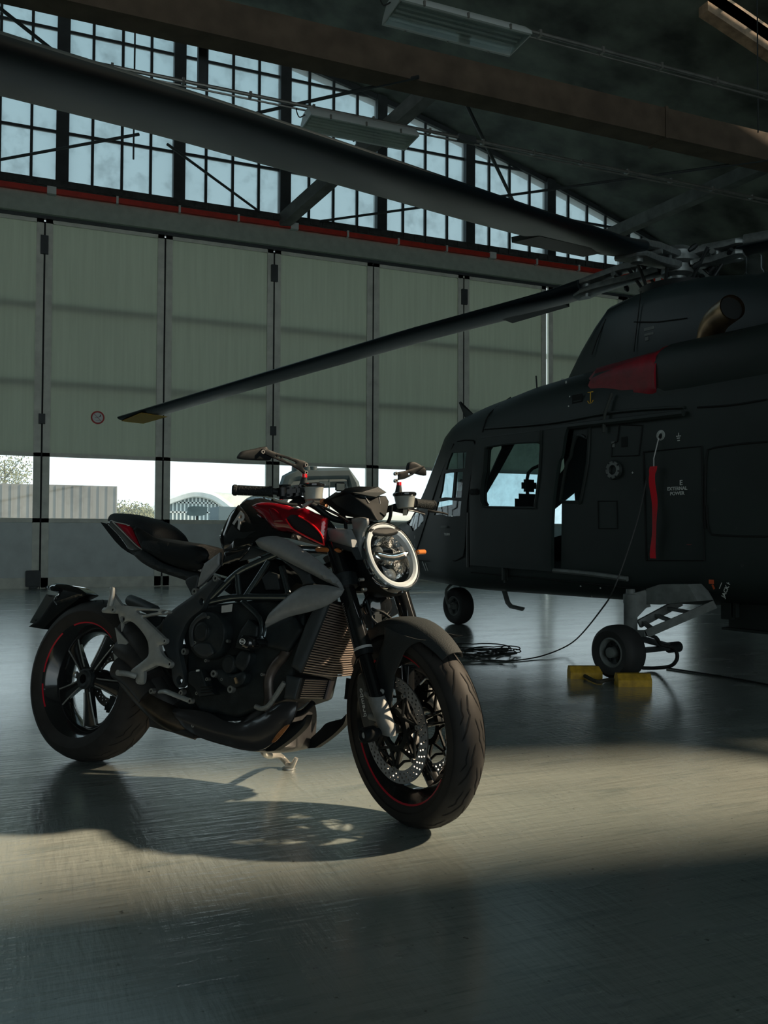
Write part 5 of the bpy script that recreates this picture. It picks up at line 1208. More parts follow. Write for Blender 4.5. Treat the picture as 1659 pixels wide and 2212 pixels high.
hmark('white_tick', 'N', 388, 1122, C_MARK, (.010, .010)); hmark('white_tick', 'N', 380, 1182, C_MARK, (.010, .010)); hmark('white_tick', 'N', 362, 1034, C_MARK, (.014, .02)); hmark('white_tick', 'N', 305, 1012, C_MARK, (.025, .010))
for i, (a, b) in enumerate([(625, 590), (1105, 575), (620, 1040), (1097, 815), (1097, 1050), (640, 1265), (645, 1345), (1115, 1285), (1385, 455), (1200, 785), (1395, 1115), (1580, 1115), (1440, 1430)]):
    q = hp('S', a, b, .01); MB().lathe([(0, .004), (.009, .003), (.011, 0)], skin(1, .008)(q.x, q.y, 0), (0, 1, 0), 12).build('fastener', C_GRN2, heli)
# pressure fuelling port and lifting socket
q = hp('S', 350, 615, .01); P = skin(1, .0)(q.x, q.y, 0)
fp = MB().lathe([(0, .018), (.027, .018), (.032, .03), (.062, .03), (.066, .02), (.068, -.02)], P, (0, 1, 0), 36).build('fuelling_port', C_GRN2, heli)
MB().lathe([(.034, .031), (.059, .031), (.059, .035), (.034, .035)], P, (0, 1, 0), 36, close=True).build('port_ring', C_GMET, fp)
for k in range(8): a = 2*PI*k/8+.2; MB().lathe([(0, .040), (.006, .039), (.0065, .033)], P+V((math.cos(a)*.055, 0, math.sin(a)*.055)), (0, 1, 0), 8).build('port_bolt', C_HUBD, fp)
q = hp('S', 742, 318, .01); P2 = skin(1, .0)(q.x, q.y, 0)
lp = MB().lathe([(.0, .005), (.011, .006), (.014, .012), (.034, .010), (.036, 0)], P2, (0, 1, 0), 24).build('lifting_socket', mat('bare_grey_metal', (.42, .45, .43), .5, metal=.3, noise=.4, nscale=30), heli)
MB().lathe([(0, .014), (.014, .014)], P2-V((0, 0, .009)), (0, 1, 0), 16).build('socket_hole', C_SEAM, lp)
hd_ = hp('Q', 470, 1098, .02); P3 = skin(1, .02)(hd_.x, hd_.y, 0); MB().box(P3, (.09, .02, .02), bev=.006).build('door_handle', C_GMET, heli)
hd_ = hp('Q', 735, 800, .05); P3 = skin(1, .05)(hd_.x, hd_.y, 0); MB().box(P3, (.10, .05, .05), bev=.01).build('door_latch', C_SEAM, heli)
hd_ = hp('Q', 990, 1490, .02); P3 = skin(1, .02)(hd_.x, hd_.y, 0); MB().box(P3, (.06, .05, .15), bev=.02).build('step_bracket', C_GRN2, heli)
# cockpit and cabin inside
M_IN = mat('cabin_interior', (.05, .06, .06), .8)
MB().box((-2.0, 0, .62), (5.4, 1.5, .05)).build('cabin_floor', M_IN, heli)
MB().box((-3.3, 0, 1.3), (.06, 1.6, 1.6)).build('cabin_bulkhead', M_IN, heli)
MB().box((.02, 0, .90), (.25, .8, .25), bev=.05).build('instrument_panel', M_IN, heli)
for s in (-1, 1):
    st_ = MB().box((-.35, s*.38, .80), (.42, .40, .14), bev=.04); st_.box((-.62, s*.38, 1.05), (.11, .36, .50), bev=.05); st_.box((-.62, s*.38, 1.38), (.08, .18, .12), bev=.03)
    st_ = st_.build('pilot_seat', M_IN, heli)
    MB().tube(smooth([(-1.5, s*.45, 1.15), (-1.5, s*.45, 1.42), (-1.75, s*.45, 1.45), (-1.78, s*.45, 1.15)], 4, False), .014, 8).build('seat_bar', M_IN, heli)
    MB().box((-2.55, s*.42, .95), (.5, .5, .5), bev=.05).build('cabin_seat', M_IN, heli)
MB().box((-2.1, .1, 1.75), (.12, .12, .12), bev=.03).build('winch_control', M_IN, heli)
hb_ = MB().tube([(-1.05, .3, 1.9), (-1.05, .3, 1.72)], .012, 8); hb_.lathe([(0, -.05), (.04, -.03), (.04, .02), (0, .04)], (-1.05, .3, 1.68), (0, 0, 1), 12); hb_.build('hanging_headset', M_IN, heli)

# mast fairing and engine deck
def shell(nm, m, st, e=2.6, parent=heli, n=26):
    rings = []
    for x, yc, zc, w_, h_ in st: rings.append(ring_pts((x, yc, zc), (0, 1, 0), (0, 0, 1), n, w_, h_, e))
    return MB().loft(rings).build(nm, m, parent, sharp=50)
A0 = lambda x_, y_, l=.0, r='P': HK.at(*px(r, x_, y_), l)
topc = [A0(1236, 806, .25), A0(1262, 745, .28), A0(1290, 695, .30), A0(1318, 655, .32), A0(1370, 628, .35), A0(1430, 606, .36), A0(1520, 588, .37), A0(1630, 584, .37)]
st = []
for i, P in enumerate(topc): st.append((P.x, 0, (P.z+2.0)/2, (.30, .33, .36, .39, .41, .42, .42, .42)[i], (P.z-2.0)/2))
lastx = st[-1][0]; st += [(lastx-.25, 0, 2.32, .42, .32), (lastx-.6, 0, 2.28, .40, .28), (lastx-1.2, 0, 2.22, .30, .20)]
shell('mast_fairing', C_BLUE, st, 5)
nx = A0(1300, 800, .7).x; nx2 = A0(1412, 800, .84).x
eng_ = [(nx+.17, .52, 1.93, .18, .11), (nx+.02, .54, 1.95, .24, .16), (nx2, .56, 1.95, .29, .20), (-3.2, .57, 1.96, .30, .21), (-4.2, .56, 1.95, .31, .22), (-4.9, .5, 2.0, .24, .18)]
shell('engine_cowling', C_GRN, eng_, 3.4)
shell('engine_cowling', C_GRN, [(x, -y, z, a, b) for x, y, z, a, b in eng_], 3.4)
# red intake cover on the engine front
rc_ = [(x, y, z, a+.012, b+.012) for x, y, z, a, b in eng_[:3]]+[(nx2-.03, .56, 1.95, .302, .213)]
rc_ = MB().loft([[p+V((0, .012*math.sin(9*i+5*k), .010*math.sin(7*k+i*3))) for k, p in enumerate(ring_pts((x, y, z), (0, 1, 0), (0, 0, 1), 40, a, b, 3))] for i, (x, y, z, a, b) in enumerate(rc_)])
ic = rc_.build('intake_cover', C_CLOTH, None, sharp=60); ic.matrix_world = HM; tag(ic, 'dark red fabric cover pulled over the helicopter engine intake', 'engine cover')
# exhaust
e0, e1, e2, e3 = A0(1535, 765, .62), A0(1534, 725, .66), A0(1548, 692, .72), A0(1582, 664, .80)
pth = smooth([e0, e1, e2, e3], 6, False)
ex_ = MB().tube(pth, .082, 28, cap=False); ex_.tube([p for p in pth[-8:]], .075, 28, cap=False); ex_ = ex_.build('exhaust_pipe', C_BRASS, heli)
MB().lathe([(0, -.02), (.076, -.02)], e3, (e3-e2).normalized(), 24).build('exhaust_mouth', C_SEAM, ex_)
q = A0(1440, 812, .76); sd_ = MB(); 
MB().panel(smooth([(lambda p: (p.x, p.z))(A0(*p, .885)) for p in [(1410, 790), (1440, 778), (1472, 785), (1470, 850), (1440, 852), (1412, 835)]], 4), lambda u, v, h: V((u, .845+h, v-.05)), .01, .002, .02).build('cowling_recess', C_GRN2, heli)
for (x_, y_, w_, h_) in ((1403, 710, .10, .025), (1403, 722, .09, .02), (1398, 732, .03, .03)):
    P = A0(x_, y_, .415); MB().box(P, (w_*.9, .012, h_*.9)).build('cowling_placard', C_GMET, heli)
for pl in ([(845, 440), (822, 640), (800, 830)], [(620, 620), (560, 760), (530, 850)], [(800, 640), (950, 640), (1140, 615)]):
    MB().tube([A0(q_[0], q_[1], .424 if q_[0] > 700 else .385, "N") for q_ in pl], .004, 5).build('cowling_seam', C_SEAM, heli)
MB().tube([A0(1160, 840, .62), A0(1158, 812, .62)], .006, 6).build('whip_antenna', C_HUBD, heli)
wc = MB(); a = A0(1008, 906, .60); wc.add([a, a+V((-.12, 0, .02)), a+V((.10, 0, .16)), a+V((.08, 0, .17)), a+V((0, .01, 0)), a+V((-.12, .01, .02)), a+V((.10, .01, .16)), a+V((.08, .01, .17))], [(0, 1, 2, 3), (7, 6, 5, 4), (0, 4, 5, 1), (1, 5, 6, 2), (2, 6, 7, 3), (3, 7, 4, 0)]); wc.build('wire_cutter', C_GRN, heli)
P = A0(1632, 585, .20); bc = MB().lathe([(0, .10), (.05, .10), (.062, .085), (.062, .0), (.07, -.01), (.07, -.05)], P, (0, 0, 1), 24).build('anti_collision_light', glass_mat('beacon_glass', (.75, .8, .8), .1), heli)
sn = MB().tube([A0(1260, 930+0, .0)]*1+[A0(1260, 930, .0)+V((.01, 0, 0))], .001, 4)
cb = A0(978, 952, .45); MB().lathe([(0, -.04), (.04, -.02), (.04, .04), (0, .06)], cb, (1, 0, .3), 14).build('door_mirror_cap', C_SEAM, heli)

# ---- landing gear
def gear_wheel(c, R, w_, name, rim=.52):
    t = w_/2; y = (0, 1, 0)
    o = MB().lathe([(R*rim, -t*.80), (R*(rim+.10), -t*.92), (R*.80, -t), (R*.93, -t*.82), (R*.99, -t*.5), (R, -t*.2), (R, t*.2), (R*.99, t*.5), (R*.93, t*.82), (R*.80, t), (R*(rim+.10), t*.92), (R*rim, t*.80)], c, y, 56).build(name, mat('aircraft_tyre', (.028, .03, .03), .7, noise=.2), heli)
    MB().lathe([(R*(rim+.03), t*.84), (R*(rim-.02), t*.90), (R*(rim-.07), t*.80), (R*(rim-.10), t*.45), (R*.2, t*.35), (R*.2, t*.5), (R*.19, t*.95), (0, t*1.0)], c, y, 40).build('wheel_rim', C_GMET, o)
    MB().lathe([(R*(rim-.09), t*.46), (R*.22, t*.36)], c, y, 40).build('wheel_disc', C_HUBD, o)
    MB().lathe([(R*(rim+.02), -t*.84), (R*(rim-.1), -t*.5), (0, -t*.4)], c, y, 32).build('wheel_back', C_HUBD, o)
    for k in range(6): a = 2*PI*k/6; MB().lathe([(0, t*.55), (R*.06, t*.53), (R*.06, t*.4)], c+V((math.cos(a)*R*.33, 0, math.sin(a)*R*.33)), y, 8).build('wheel_bolt', C_HUBD, o)
    return o
mw = HK.i @ PZ(1328, 1468, 0); R_ = .170; cm_ = V((mw.x, 1.20, R_))
gear_wheel(cm_, R_, .17, 'main_wheel')
gear_wheel(V((mw.x, -1.20, R_)), R_, .17, 'main_wheel')
for s in (1, -1):
    tp = A0(1362, 1282, 1.02); bt = A0(1360, 1362, 1.02); tp.y *= s; bt.y *= s
    g = MB().lathe([(.0, .03), (.028, .028), (.03, .0), (.045, -.005), (.046, -.06), (.043, -.065), (.043, -.255), (.035, -.27), (.030, -.34)], V((tp.x, tp.y, tp.z)), (0, 0, 1), 24)
    g.bar(V((cm_.x, s*1.10, R_)), V((bt.x, bt.y, R_+.04)), .06, .06); g.bar(V((bt.x, bt.y, bt.z-.02)), V((bt.x, bt.y, R_-.02)), .07, .06)
    g.build('main_gear_strut', C_GMET, heli)
    br = MB(); a_, b_, c__ = A0(1400, 1275, .95), A0(1430, 1300, .95), A0(1500, 1285, .95)
    br.panel([(lambda p: (p.x, p.z))(A0(*p, .97)) for p in [(1395, 1305), (1398, 1272), (1428, 1262), (1488, 1262), (1508, 1298), (1428, 1306)]], lambda u, v, h: V((u, s*(.90+h), v)), .16, 0, .02, smoothf=False)
    br.bar(V((tp.x, tp.y, tp.z-.06)), V((a_.x, s*.95, a_.z-.05)), .06, .11)
    br.bar(V((tp.x, tp.y, tp.z-.16)), V((a_.x, s*.95, a_.z-.06)), .05, .05); br.build('gear_bracket', C_GMET, heli)
    l1 = MB(); p0 = A0(1398, 1368, 1.02); p1 = A0(1545, 1305, .80); p0.y *= s; p1.y *= s
    l1.bar(p0, p1, .05, .05); p2 = A0(1380, 1348, .95); p3 = A0(1470, 1300, .70); p2.y *= s; p3.y *= s; l1.bar(p2, p3, .03, .05)
    for t_ in (.1, .4, .7): l1.bar(p0+(p1-p0)*t_, p2+(p3-p2)*t_, .03, .02)
    l1.bar(V((bt.x, bt.y, bt.z-.02)), p0, .06, .04); l1.build('gear_arm', C_GMET, heli)
    tl_ = MB(); q0 = V((bt.x, s*1.0, R_+.08)); q1 = V((bt.x-.10, s*.72, R_+.0)); tl_.bar(q0, q1, .05, .04); tl_.tube([q1+V((0, .04, 0)), q1-V((0, .06, 0))], .035, 14); tl_.bar(V((bt.x, s*1.05, R_-.02)), q1, .04, .03); tl_.build('torque_link', C_HUBD, heli)
hs = MB().tube(smooth([A0(1402, 1372, 1.0), A0(1418, 1378, .95), A0(1428, 1392, .9), A0(1455, 1400, .85), A0(1463, 1420, .85), A0(1450, 1438, .85), (HK.i @ PZ(1418, 1443, .02)), (HK.i @ PZ(1388, 1443, .02))], 5, False), .012, 8).build('brake_hose', M_GAP, heli)
nw = V((0, 0, .185)); gear_wheel(nw, .185, .15, 'nose_wheel', .5)
ng = MB(); ng.bar(V((.02, 0, .50)), V((.02, 0, .40)), .10, .06); ng.tube([V((.06, 0, .43)), V((-.06, 0, .43))], .03, 10)
for s in (1, -1): ng.tube(smooth([V((.03, s*.03, .42)), V((.07, s*.10, .34)), V((.04, s*.11, .22)), V((0, s*.105, .185))], 4, False), .014, 10)
ng.tube([V((0, -.12, .185)), V((0, .12, .185))], .02, 12); ng.build('nose_gear_fork', C_GMET, heli)
MB().tube([A0(1085, 1262, .35), A0(1097, 1302, .35), A0(1104, 1310, .35), A0(1130, 1316, .35)], .022, 10, flat=.5).build('boarding_step', C_GMET, heli)
bx = MB(); a_ = A0(1598, 1355, .45); bx.box((a_.x-.35, .40, (a_.z+.50)/2), (.70, .35, .5-a_.z), bev=.01); bx.box((a_.x-.35, .40, a_.z), (.74, .42, .015)); bx.build('underfloor_box', C_GRN2, heli)
MB().box(A0(1572, 1315, .6), (.07, .04, .13)).build('aerial_mast', C_GRN2, heli); MB().box(A0(1590, 1313, .6), (.02, .04, .12)).build('aerial_mast', C_GRN2, heli)
for (x_, y_) in ((1254, 1264), (1297, 1268), (1277, 1285), (1350, 1247)):
    q = hp('P', x_, y_, .01); MB().lathe([(0, .004), (.006, .003), (.007, 0)], skin(1, .01)(q.x, q.y, 0), (0, 1, 0), 8).build('rivet', C_MARK, heli)

# ---- rotor
HUBP = A0(1462, 566, 0); HUBP.y = 0
hubw = HM @ HUBP
t_ray = ray(284, 900)
# tip of the left-pointing blade: the point of that sight line 6.4 m out
o2 = CAM-hubw; a_ = t_ray.dot(t_ray); b_ = 2*o2.dot(t_ray); c_ = o2.dot(o2)-6.4**2; tt = (-b_+math.sqrt(b_*b_-4*a_*c_))/(2*a_); TIP = CAM+t_ray*tt
d2 = V((TIP.x-hubw.x, TIP.y-hubw.y, 0)).normalized(); d1 = V((d2.y, -d2.x, 0))
if (hubw+d1*3-CAM).length > (hubw-d1*3-CAM).length: d1 = -d1
hm_i = HM.inverted().to_3x3()
rot_hub = MB(); U_ = V((0, 0, 1))
rot_hub.lathe([(0, .10), (.10, .10), (.13, .06), (.16, .05), (.16, -.02), (.12, -.04), (.12, -.10), (.07, -.12), (.07, -.5)], HUBP, U_, 28)
rotor = rot_hub.build('rotor_head', C_HUB, heli)
rng = random.Random(3)
ft_ = MB()
for i in range(34):
    a = rng.uniform(0, 2*PI); r_ = rng.uniform(.12, .52); z_ = rng.uniform(-.14, .03)
    P = HUBP+V((math.cos(a)*r_, math.sin(a)*r_, z_)); ft_.lathe([(0, .03), (.016, .03), (.022, .0), (.014, -.04), (0, -.04)], P, (rng.uniform(-1, 1), rng.uniform(-1, 1), rng.uniform(-.3, 1)), 8)
for i in range(8):
    a = 2*PI*i/8+.2; ft_.tube([HUBP+V((math.cos(a)*.20, math.sin(a)*.20, -.28)), HUBP+V((math.cos(a+.3)*.36, math.sin(a+.3)*.36, .0))], .013, 8)
ft_.lathe([(.10, -.24), (.26, -.25), (.28, -.20), (.10, -.19)], HUBP, U_, 28, close=True); ft_.build('control_linkage', C_HUBD, rotor)
# dampers pointing right
dloc = {}
for nm, dw in (('near', d1), ('left', d2), ('right', -d2), ('far', -d1)): dloc[nm] = (hm_i @ dw).normalized()
cyl = dloc['right']; sd2 = V((-cyl.y, cyl.x, 0))
def blade(nm, zfun, r0, r1, chord, tipm=None, rootflap=True):
    d = dloc[nm]; s = U_.cross(d)
    arm = MB(); ra = r0*1.05
    for k_, hz in ((1, .035), (-1, -.035)):
        rings = []
        for r_, w_, h_, dz in ((.12, .06, .02, .0), (.30*ra, .05, .022, .005), (.55*ra, .055, .02, .01), (.80*ra, .075, .02, .0), (.95*ra, .09, .016, 0), (1.04*ra, .06, .012, 0)):
            rings.append(ring_pts(HUBP+d*r_+V((0, 0, hz*1.1+dz*k_+zfun(r_))), s, U_, 12, w_*1.25, h_*1.5, 4))
        arm.loft(rings)
    arm.tube([HUBP+d*.28+V((0, 0, zfun(.3)-.07)), HUBP+d*.28+V((0, 0, zfun(.3)+.07))], .045, 14); arm.tube([HUBP+d*ra*.92+V((0, 0, zfun(ra)-.07))+s*.03, HUBP+d*ra*.92+V((0, 0, zfun(ra)+.07))+s*.03], .04, 14)
    arm.tube([HUBP+d*ra*.6-s*.09+V((0, 0, zfun(ra*.6))), HUBP+d*ra*.6+s*.09+V((0, 0, zfun(ra*.6)))], .02, 10)
    arm.build('blade_grip', C_HUB, rotor)
    b = MB(); rings = []; N = 26
    for i in range(N+1):
        r_ = r0+(r1-r0)*i/N; ch = chord*(.88+.12*min(1, (r_-r0)/.7)) if nm != 'right' else chord*.55; th = .030 if r_ > r0+.6 else .05-.02*(r_-r0)/.6
        tw = math.radians(7-6*(r_/r1)); sec = []
        for k in range(20):
            a = 2*PI*k/20; xx = math.cos(a); yy = math.sin(a)*(1+.55*xx)*.75
            u_ = xx*ch/2; w_ = yy*th*1.1; sec.append(HUBP+d*r_+s*(u_*math.cos(tw))*(1)+V((0, 0, zfun(r_)+w_+u_*math.sin(tw))))
        rings.append(sec)
    b.loft(rings); bl = b.build('rotor_blade', mat('blade_paint', (.006, .013, .018), .36, noise=.15, nscale=4), rotor, sharp=60)
    if rootflap and nm in ('near', 'left'):
        f = MB(); hc = HM @ (HUBP+d*2+s); hd2 = HM @ (HUBP+d*2-s); sg_ = 1 if (hc-CAM).length > (hd2-CAM).length else -1
        ra_, rb_ = (F1.at(1325, 560, 0).x, F1.at(1190, 530, 0).x) if nm == 'near' else (F2.at(1205, 655, 0).x, F2.at(1075, 708, 0).x)
        P0 = HUBP+d*ra_+s*chord*.40*sg_+V((0, 0, zfun(ra_)-.01)); P1 = HUBP+d*rb_+s*chord*.52*sg_+V((0, 0, zfun(rb_)-.01))
        f.bar(P0, P1, .17, .03)
        f.build('blade_root_tab', C_GRN2, bl)
    return bl
F1 = Frame(frame(hubw, d1)); F2 = Frame(frame(hubw, d2))
def zfit(Fr, pts):
    L = [(lambda q: (q.x, q.z))(Fr.at(a, b, 0)) for a, b in pts]; L = sorted(L); L = [(0, 0), (.5, L[0][1]*.3)]+L
    return lambda r_: interp(L+[(L[-1][0]+2, L[-1][1]+(L[-1][1]-L[-3][1])/(L[-1][0]-L[-3][0]+1e-9)*2)], r_)
Z1 = zfit(F1, [(0, 146), (400, 256), (800, 378), (1100, 470), (1330, 535)])
Z2 = zfit(F2, [(290, 903), (600, 812), (900, 725), (1100, 672), (1240, 634)])
pass
R1 = F1.at(1362, 545, 0).x; R2 = F2.at(1262, 622, 0).x; R3 = abs(F2.at(1596, 530, 0).x)
B1 = blade('near', Z1, R1, 6.4, .29); B2 = blade('left', Z2, R2, 6.4, .35)
blade('right', lambda r_: .02*r_, R3, 6.4, .40); blade('far', lambda r_: -.03*r_, .95, 6.4, .40)
d = dloc['left']; s = U_.cross(d); tp_ = MB()
tp_.add([HUBP+d*r_+s*(c_*.19)+V((0, 0, Z2(r_)-.034)) for r_, c_ in ((5.95, -1), (6.38, -1), (6.40, .6), (5.95, 1))]+[HUBP+d*r_+s*(c_*.19)+V((0, 0, Z2(r_)-.030)) for r_, c_ in ((5.95, -1), (6.38, -1), (6.40, .6), (5.95, 1))], [(0, 1, 2, 3), (7, 6, 5, 4), (0, 4, 5, 1), (1, 5, 6, 2), (2, 6, 7, 3), (3, 7, 4, 0)]); tp_.build('blade_tip_mark', C_YEL, B2)
dm = MB(); c0 = HUBP+cyl*.18+sd2*.02+V((0, 0, .07)); dm.tube([c0, c0+cyl*.30+V((0, 0, .0))], .036, 18); dm.tube([c0+cyl*.30, c0+cyl*.50], .05, 20); dm.tube([c0+cyl*.5, c0+cyl*.66], .018, 12)
dm.lathe([(.03, 0), (.056, 0), (.056, .02), (.03, .02)], c0+cyl*.5, cyl, 20, close=True); dm.build('lag_damper', C_HUB, rotor)

# ================================================================== things by the helicopter
def place(px_, py_): return PZ(px_, py_, 0)
def chock(cx, cy, L_, ang, label):
    p = place(cx, cy); root = MB(); sec = [(-.05, 0), (.05, 0), (.05, .04), (.022, .075), (-.022, .075), (-.05, .04)]
    root.loft([[V((x, a, b)) for a, b in sec] for x in (-L_/2, L_/2)], sm=False)
    o = root.build('wheel_chock', mat('worn_yellow_paint', (.55, .33, .03), .6, noise=.3, nscale=20), sharp=20); o.location = p; o.rotation_euler = (0, 0, ang); return tag(o, label, 'wheel chock', None)
chock(1367, 1481, .20, math.radians(-22), 'worn yellow wheel chock on the near right side of the helicopter main wheel')
chock(1263, 1464, .20, math.radians(-22), 'worn yellow wheel chock at the left of the main wheel, partly behind the tyre')
rp_ = MB().tube(smooth([place(1262, 1466)+V((0, 0, .02)), place(1290, 1478)+V((0, 0, .015)), place(1312, 1476)+V((0, 0, .02)), place(1335, 1479)+V((0, 0, .03))], 5, False), .012, 8).build('chock_rope', mat('dirty_rope', (.06, .055, .04), .9)); tag(rp_, 'dirty rope tying the two yellow chocks together', 'rope')
# ribbon
q = hp('S', 700, 585, .03); f = skin(1, .05); Pt = HM @ f(q.x, q.y, 0); q2 = hp('S', 705, 1370, .03); Pb = HM @ f(q2.x, q2.y, 0); rb = MB(); dn = V(HM.to_3x3() @ V((1, 0, 0)))
sec = []
for i in range(25):
    t = i/24; P = Pt+(Pb-Pt)*t+V(HM.to_3x3() @ V((.010*math.sin(9*t), .006*math.sin(14*t), 0))); w_ = .020 if t > .08 else .028; tw = .3*math.sin(7*t); n_ = dn*math.cos(tw)+V(HM.to_3x3() @ V((0, 1, 0)))*math.sin(tw)
    sec.append([P-n_*w_, P+n_*w_, P+n_*w_+V(HM.to_3x3() @ V((0, .003, 0))), P-n_*w_+V(HM.to_3x3() @ V((0, .003, 0)))])
rb.loft(sec); rb = rb.build('warning_streamer', C_RIB); tag(rb, 'long bright red fabric ribbon hanging down the helicopter flank beside the lettered hatch', 'streamer')
MB().tube([HM @ (P2+V((0, .03, -.02))), Pt+V((0, 0, .05)), Pt], .004, 6).build('streamer_cord', K_SILV, rb)
# earthing cable and its coil on the floor
g0 = HM @ f(hp('S', 640, 690, .03).x, hp('S', 640, 690, .03).y, 0)
pts = [g0, HK.m @ A0(1375, 1130, 1.02), HK.m @ A0(1330, 1262, 1.18), HK.m @ A0(1298, 1318, 1.25), PZ(1240, 1385, .09), PZ(1180, 1414, .02), PZ(1120, 1426, .006), PZ(1075, 1427, .006), PZ(1010, 1421, .006), PZ(985, 1400, .006)]
cb_ = MB().tube(smooth(pts, 8, False), .005, 6); rr_ = random.Random(5); cc = PZ(1043, 1412, .008)
for k in range(9):
    ca_, sb_ = rr_.uniform(.10, .26), rr_.uniform(.10, .26); ox, oy, ph = rr_.uniform(-.08, .08), rr_.uniform(-.08, .08), rr_.uniform(0, 6)
    cb_.tube([cc+_R0*(ox+ca_*math.cos(a+ph)+.02*math.sin(3*a))+_F0*(oy+sb_*1.4*math.sin(a))+V((0, 0, .003*k+.012*abs(math.sin(2*a+ph)))) for a in [2*PI*i/28 for i in range(27)]], .0045, 6, cap=False)
cb_ = cb_.build('earthing_cable', mat('dark_cable', (.02, .022, .02), .5)); tag(cb_, 'thin dark earthing cable running from the helicopter side to a loose coil on the floor', 'cable')
gc = MB().tube([PZ(1440, 1443, .006), PZ(1520, 1455, .006), PZ(1600, 1468, .006), PZ(1700, 1487, .006)], .006, 6).build('floor_cable', M_GAP); tag(gc, 'dark cable lying on the floor behind the helicopter main wheel', 'cable')
# ================================================================== outside
apron = MB().box((20, YW+90, -.25), (260, 178, .2)).build('apron', mat('pale_concrete_apron', (.30, .33, .33), .9)); apron['kind'] = 'structure'
M_OUTB = mat('weathered_grey_brown_cladding', (.20, .19, .17), .9, noise=.25, nscale=.25)
def boxb(x0, y0, x1, y1, Y, dep, name, m):
    a = PY(x0, y0, Y); b = PY(x1, y1, Y); mb = MB(); mb.box(((a.x+b.x)/2, Y+dep/2, (a.z)/2-.1), (b.x-a.x, dep, a.z+.2)); return mb.build(name, m)
o = boxb(-330, 1036, 252, 1112, 42, 10, 'storage_building', M_OUTB); tag(o, 'low grey-brown box building seen through the left door windows', 'building')
rb_ = MB(); a = PY(-330, 1036, 42); b = PY(252, 1036, 42)
for i in range(30): rb_.box((a.x+(b.x-a.x)*i/29, 41.97, a.z/2), (.05, .02, a.z))
rb_.build('cladding_rib', M_OUTB, o)
# the arched hangar opposite
ah = empty('arched_hangar', (0, 0, 0)); tag(ah, 'distant arched hangar with a gridded glass front seen through the third door window', 'hangar')
Yh = 70.; prof = [PY(x, y, Yh) for x, y in [(300, 1117), (330, 1103), (362, 1090), (400, 1077), (425, 1074), (455, 1080), (480, 1095), (500, 1112)]]
P = smooth([(p.x, p.z) for p in prof], 4, False); poly = [V((P[0].x, 0))]+P+[V((P[-1].x, 0))]
m_gridg = mat('hazy_glass_wall', (.30, .36, .37), .4)
MB().prism(poly, lambda u, v, h: V((u, Yh+h, v)), 0, .3).build('front_wall', m_gridg, ah)
rf_ = MB(); sh = V((38, 30, 0))
rf_.loft([[V((p.x, Yh-.2, p.y)) for p in P]+[V((p.x, Yh-.2, p.y+.5)) for p in P[::-1]], [V((p.x+sh.x, Yh+sh.y, p.y)) for p in P]+[V((p.x+sh.x, Yh+sh.y, p.y+.5)) for p in P[::-1]]])
rf_.build('roof', mat('pale_grey_roof', (.40, .42, .41), .7), ah)
gr = MB(); zt = max(p.y for p in P)
for i in range(24):
    x = P[0].x+(P[-1].x-P[0].x)*(i+.5)/24; z = interp([(p.x, p.y) for p in P], x); gr.box((x, Yh-.1, z/2), (.12, .1, z))
for i in range(1, 5):
    z = zt*i/5+.3; xs_ = [p.x for p in P if p.y > z]
    if xs_: gr.box(((min(xs_)+max(xs_))/2, Yh-.1, z), (max(xs_)-min(xs_), .1, .12))
gr.build('glazing_bar', mat('white_bars', (.65, .7, .7), .6), ah)
ar = MB(); ar.tube([V((p.x, Yh-.4, p.y+.3)) for p in P], .35, 6); ar.build('arch_rim', mat('white_rim', (.75, .78, .78), .5), ah)
o = boxb(473, 1094, 560, 1120, 55, 3, 'freight_container', mat('blue_grey_container', (.10, .14, .16), .7)); tag(o, 'dark blue-grey container in front of the distant arched hangar', 'container')
# vehicle standing just outside
M_VEH = mat('vehicle_dark_olive', (.035, .045, .045), .6); M_VEHG = glass_mat('vehicle_glass', (.8, .86, .88), .03)
vh = empty('service_vehicle', PY(680, 1130, 19.5)*1); vo = vh.location.copy(); vo.z = -.15; vh.location = vo; tag(vh, 'dark service vehicle cab with mirrors standing outside the fourth door window', 'vehicle')
def vp(x, y, Y=19.5): return PY(x, y, Y)-vo
mb = MB()
for pl, r_ in (([(601, 1100), (622, 1035), (640, 1026), (750, 1024), (762, 1045), (775, 1110)], .16), ([(622, 1050), (680, 1042), (745, 1040)], .14), ([(688, 1035), (686, 1100)], .12)):
    mb.tube([vp(*q) for q in pl], r_, 8)
mb.tube([vp(*q, 21.3) for q in [(606, 1100), (628, 1040), (745, 1030), (770, 1105)]], .12, 8)
for q in ((601, 1100), (775, 1110)): mb.tube([vp(*q), vp(q[0]+4, q[1], 21.3)], .1, 8)
mb.build('cab_frame', M_VEH, vh)
b0 = vp(595, 1100); b1 = vp(800, 1100)
MB().box(((b0.x+b1.x)/2, .9, .75), (b1.x-b0.x, 2.2, 1.0), bev=.12).build('vehicle_body', M_VEH, vh)
for x in (b0.x+.5, b1.x-.5): MB().lathe([(.0, -.15), (.38, -.15), (.42, -.1), (.42, .1), (.38, .15), (0, .15)], (x, .1, .42), (0, 1, 0), 24).build('wheel', K_RUB, vh)
MB().box(vp(735, 1052, 19.2), (.26, .06, .22), bev=.03).build('side_mirror', M_VEH, vh); MB().tube([vp(711, 1036, 19.2), vp(711, 1105, 19.2)], .015, 6).build('mirror_pole', M_VEH, vh)
MB().box(vp(700, 1045, 19.2), (.3, .05, .14), bev=.03).build('sun_visor', M_VEH, vh)
for q in ((640, 1022), (662, 1018), (675, 1014)): MB().lathe([(0, .18), (.11, .16), (.12, -.1), (0, -.12)], vp(*q), (0, 0, 1), 14).build('roof_beacon', M_VEH, vh)
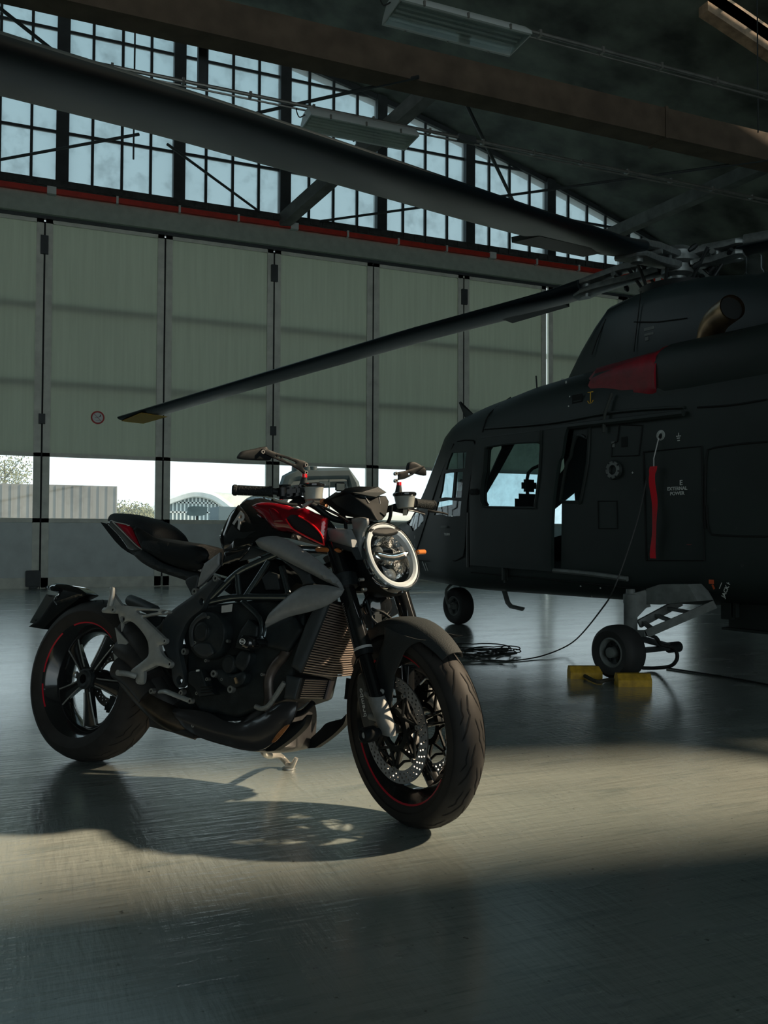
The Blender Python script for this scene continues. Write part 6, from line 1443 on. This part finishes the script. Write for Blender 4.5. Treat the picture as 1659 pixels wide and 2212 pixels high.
mm = MB(); c_ = PY(426, 1104, 17.5); rm_ = empty('trailer_mirror', V((c_.x, c_.y, -.15))); tag(rm_, 'rounded rear-view mirror on a stalk outside the third door window', 'mirror')
MB().panel(smooth([(-.19, -.09), (-.20, .0), (-.16, .09), (.17, .09), (.20, .06), (.15, -.08)], 4), lambda u, v, h: V((u, h, v+c_.z+.15)), .04, .01, .04).build('mirror_glass', mat('hazy_mirror', (.22, .27, .28), .25, metal=.3), rm_)
MB().tube([V((0, .02, 0)), V((0, .02, c_.z+.10))], .02, 8).build('stalk', M_GAP, rm_)
# trees
def tree(x, y, Y, h_px, w_, label, seed, m):
    c = PY(x, y, Y); R = random.Random(seed); root = empty('garden_tree', V((c.x, Y, -.15))); tag(root, label, 'tree')
    H = c.z+.15; tr = MB(); tr.tube([(0, 0, 0), (0.05, 0, H*.6), (0, 0, H*.9)], [.12, .08, .03], 8)
    for i in range(9): a = R.uniform(0, 6.3); z0 = H*R.uniform(.35, .8); tr.tube([(0, 0, z0), (math.cos(a)*w_*.6, math.sin(a)*w_*.6, z0+R.uniform(.2, .8)*w_)], [.05, .012], 5)
    tr.build('trunk', mat('bark', (.10, .085, .06), .9), root); lf = MB()
    for i in range(1500):
        a, b = R.uniform(0, 6.3), R.gauss(0, 1); r_ = w_*R.random()**.5; k = .65+.25*R.random()
        P = V((math.cos(a)*r_, math.sin(a)*r_, H*k+h_px*R.uniform(-1, 1)*math.sqrt(max(0, 1-(r_/w_)**2)))); u = V((R.uniform(-1, 1), R.uniform(-1, 1), R.uniform(-1, 1))).normalized()*.08; v = u.orthogonal().normalized()*.05
        lf.add([P-u, P+v, P+u, P-v], [(0, 1, 2, 3)])
    lf.build('foliage', m, root, recalc=False)
LEAF = mat('olive_leaves', (.16, .17, .09), .7)
tree(10, 975, 58, 1.0, 1.6, 'sparse tree rising behind the box building at the left edge', 4, LEAF)
tree(280, 1085, 52, .5, 1.3, 'low scrubby bush to the right of the box building', 6, LEAF)
tree(305, 1099, 58, .4, 1.0, 'small bush beside the distant arched hangar', 8, LEAF)
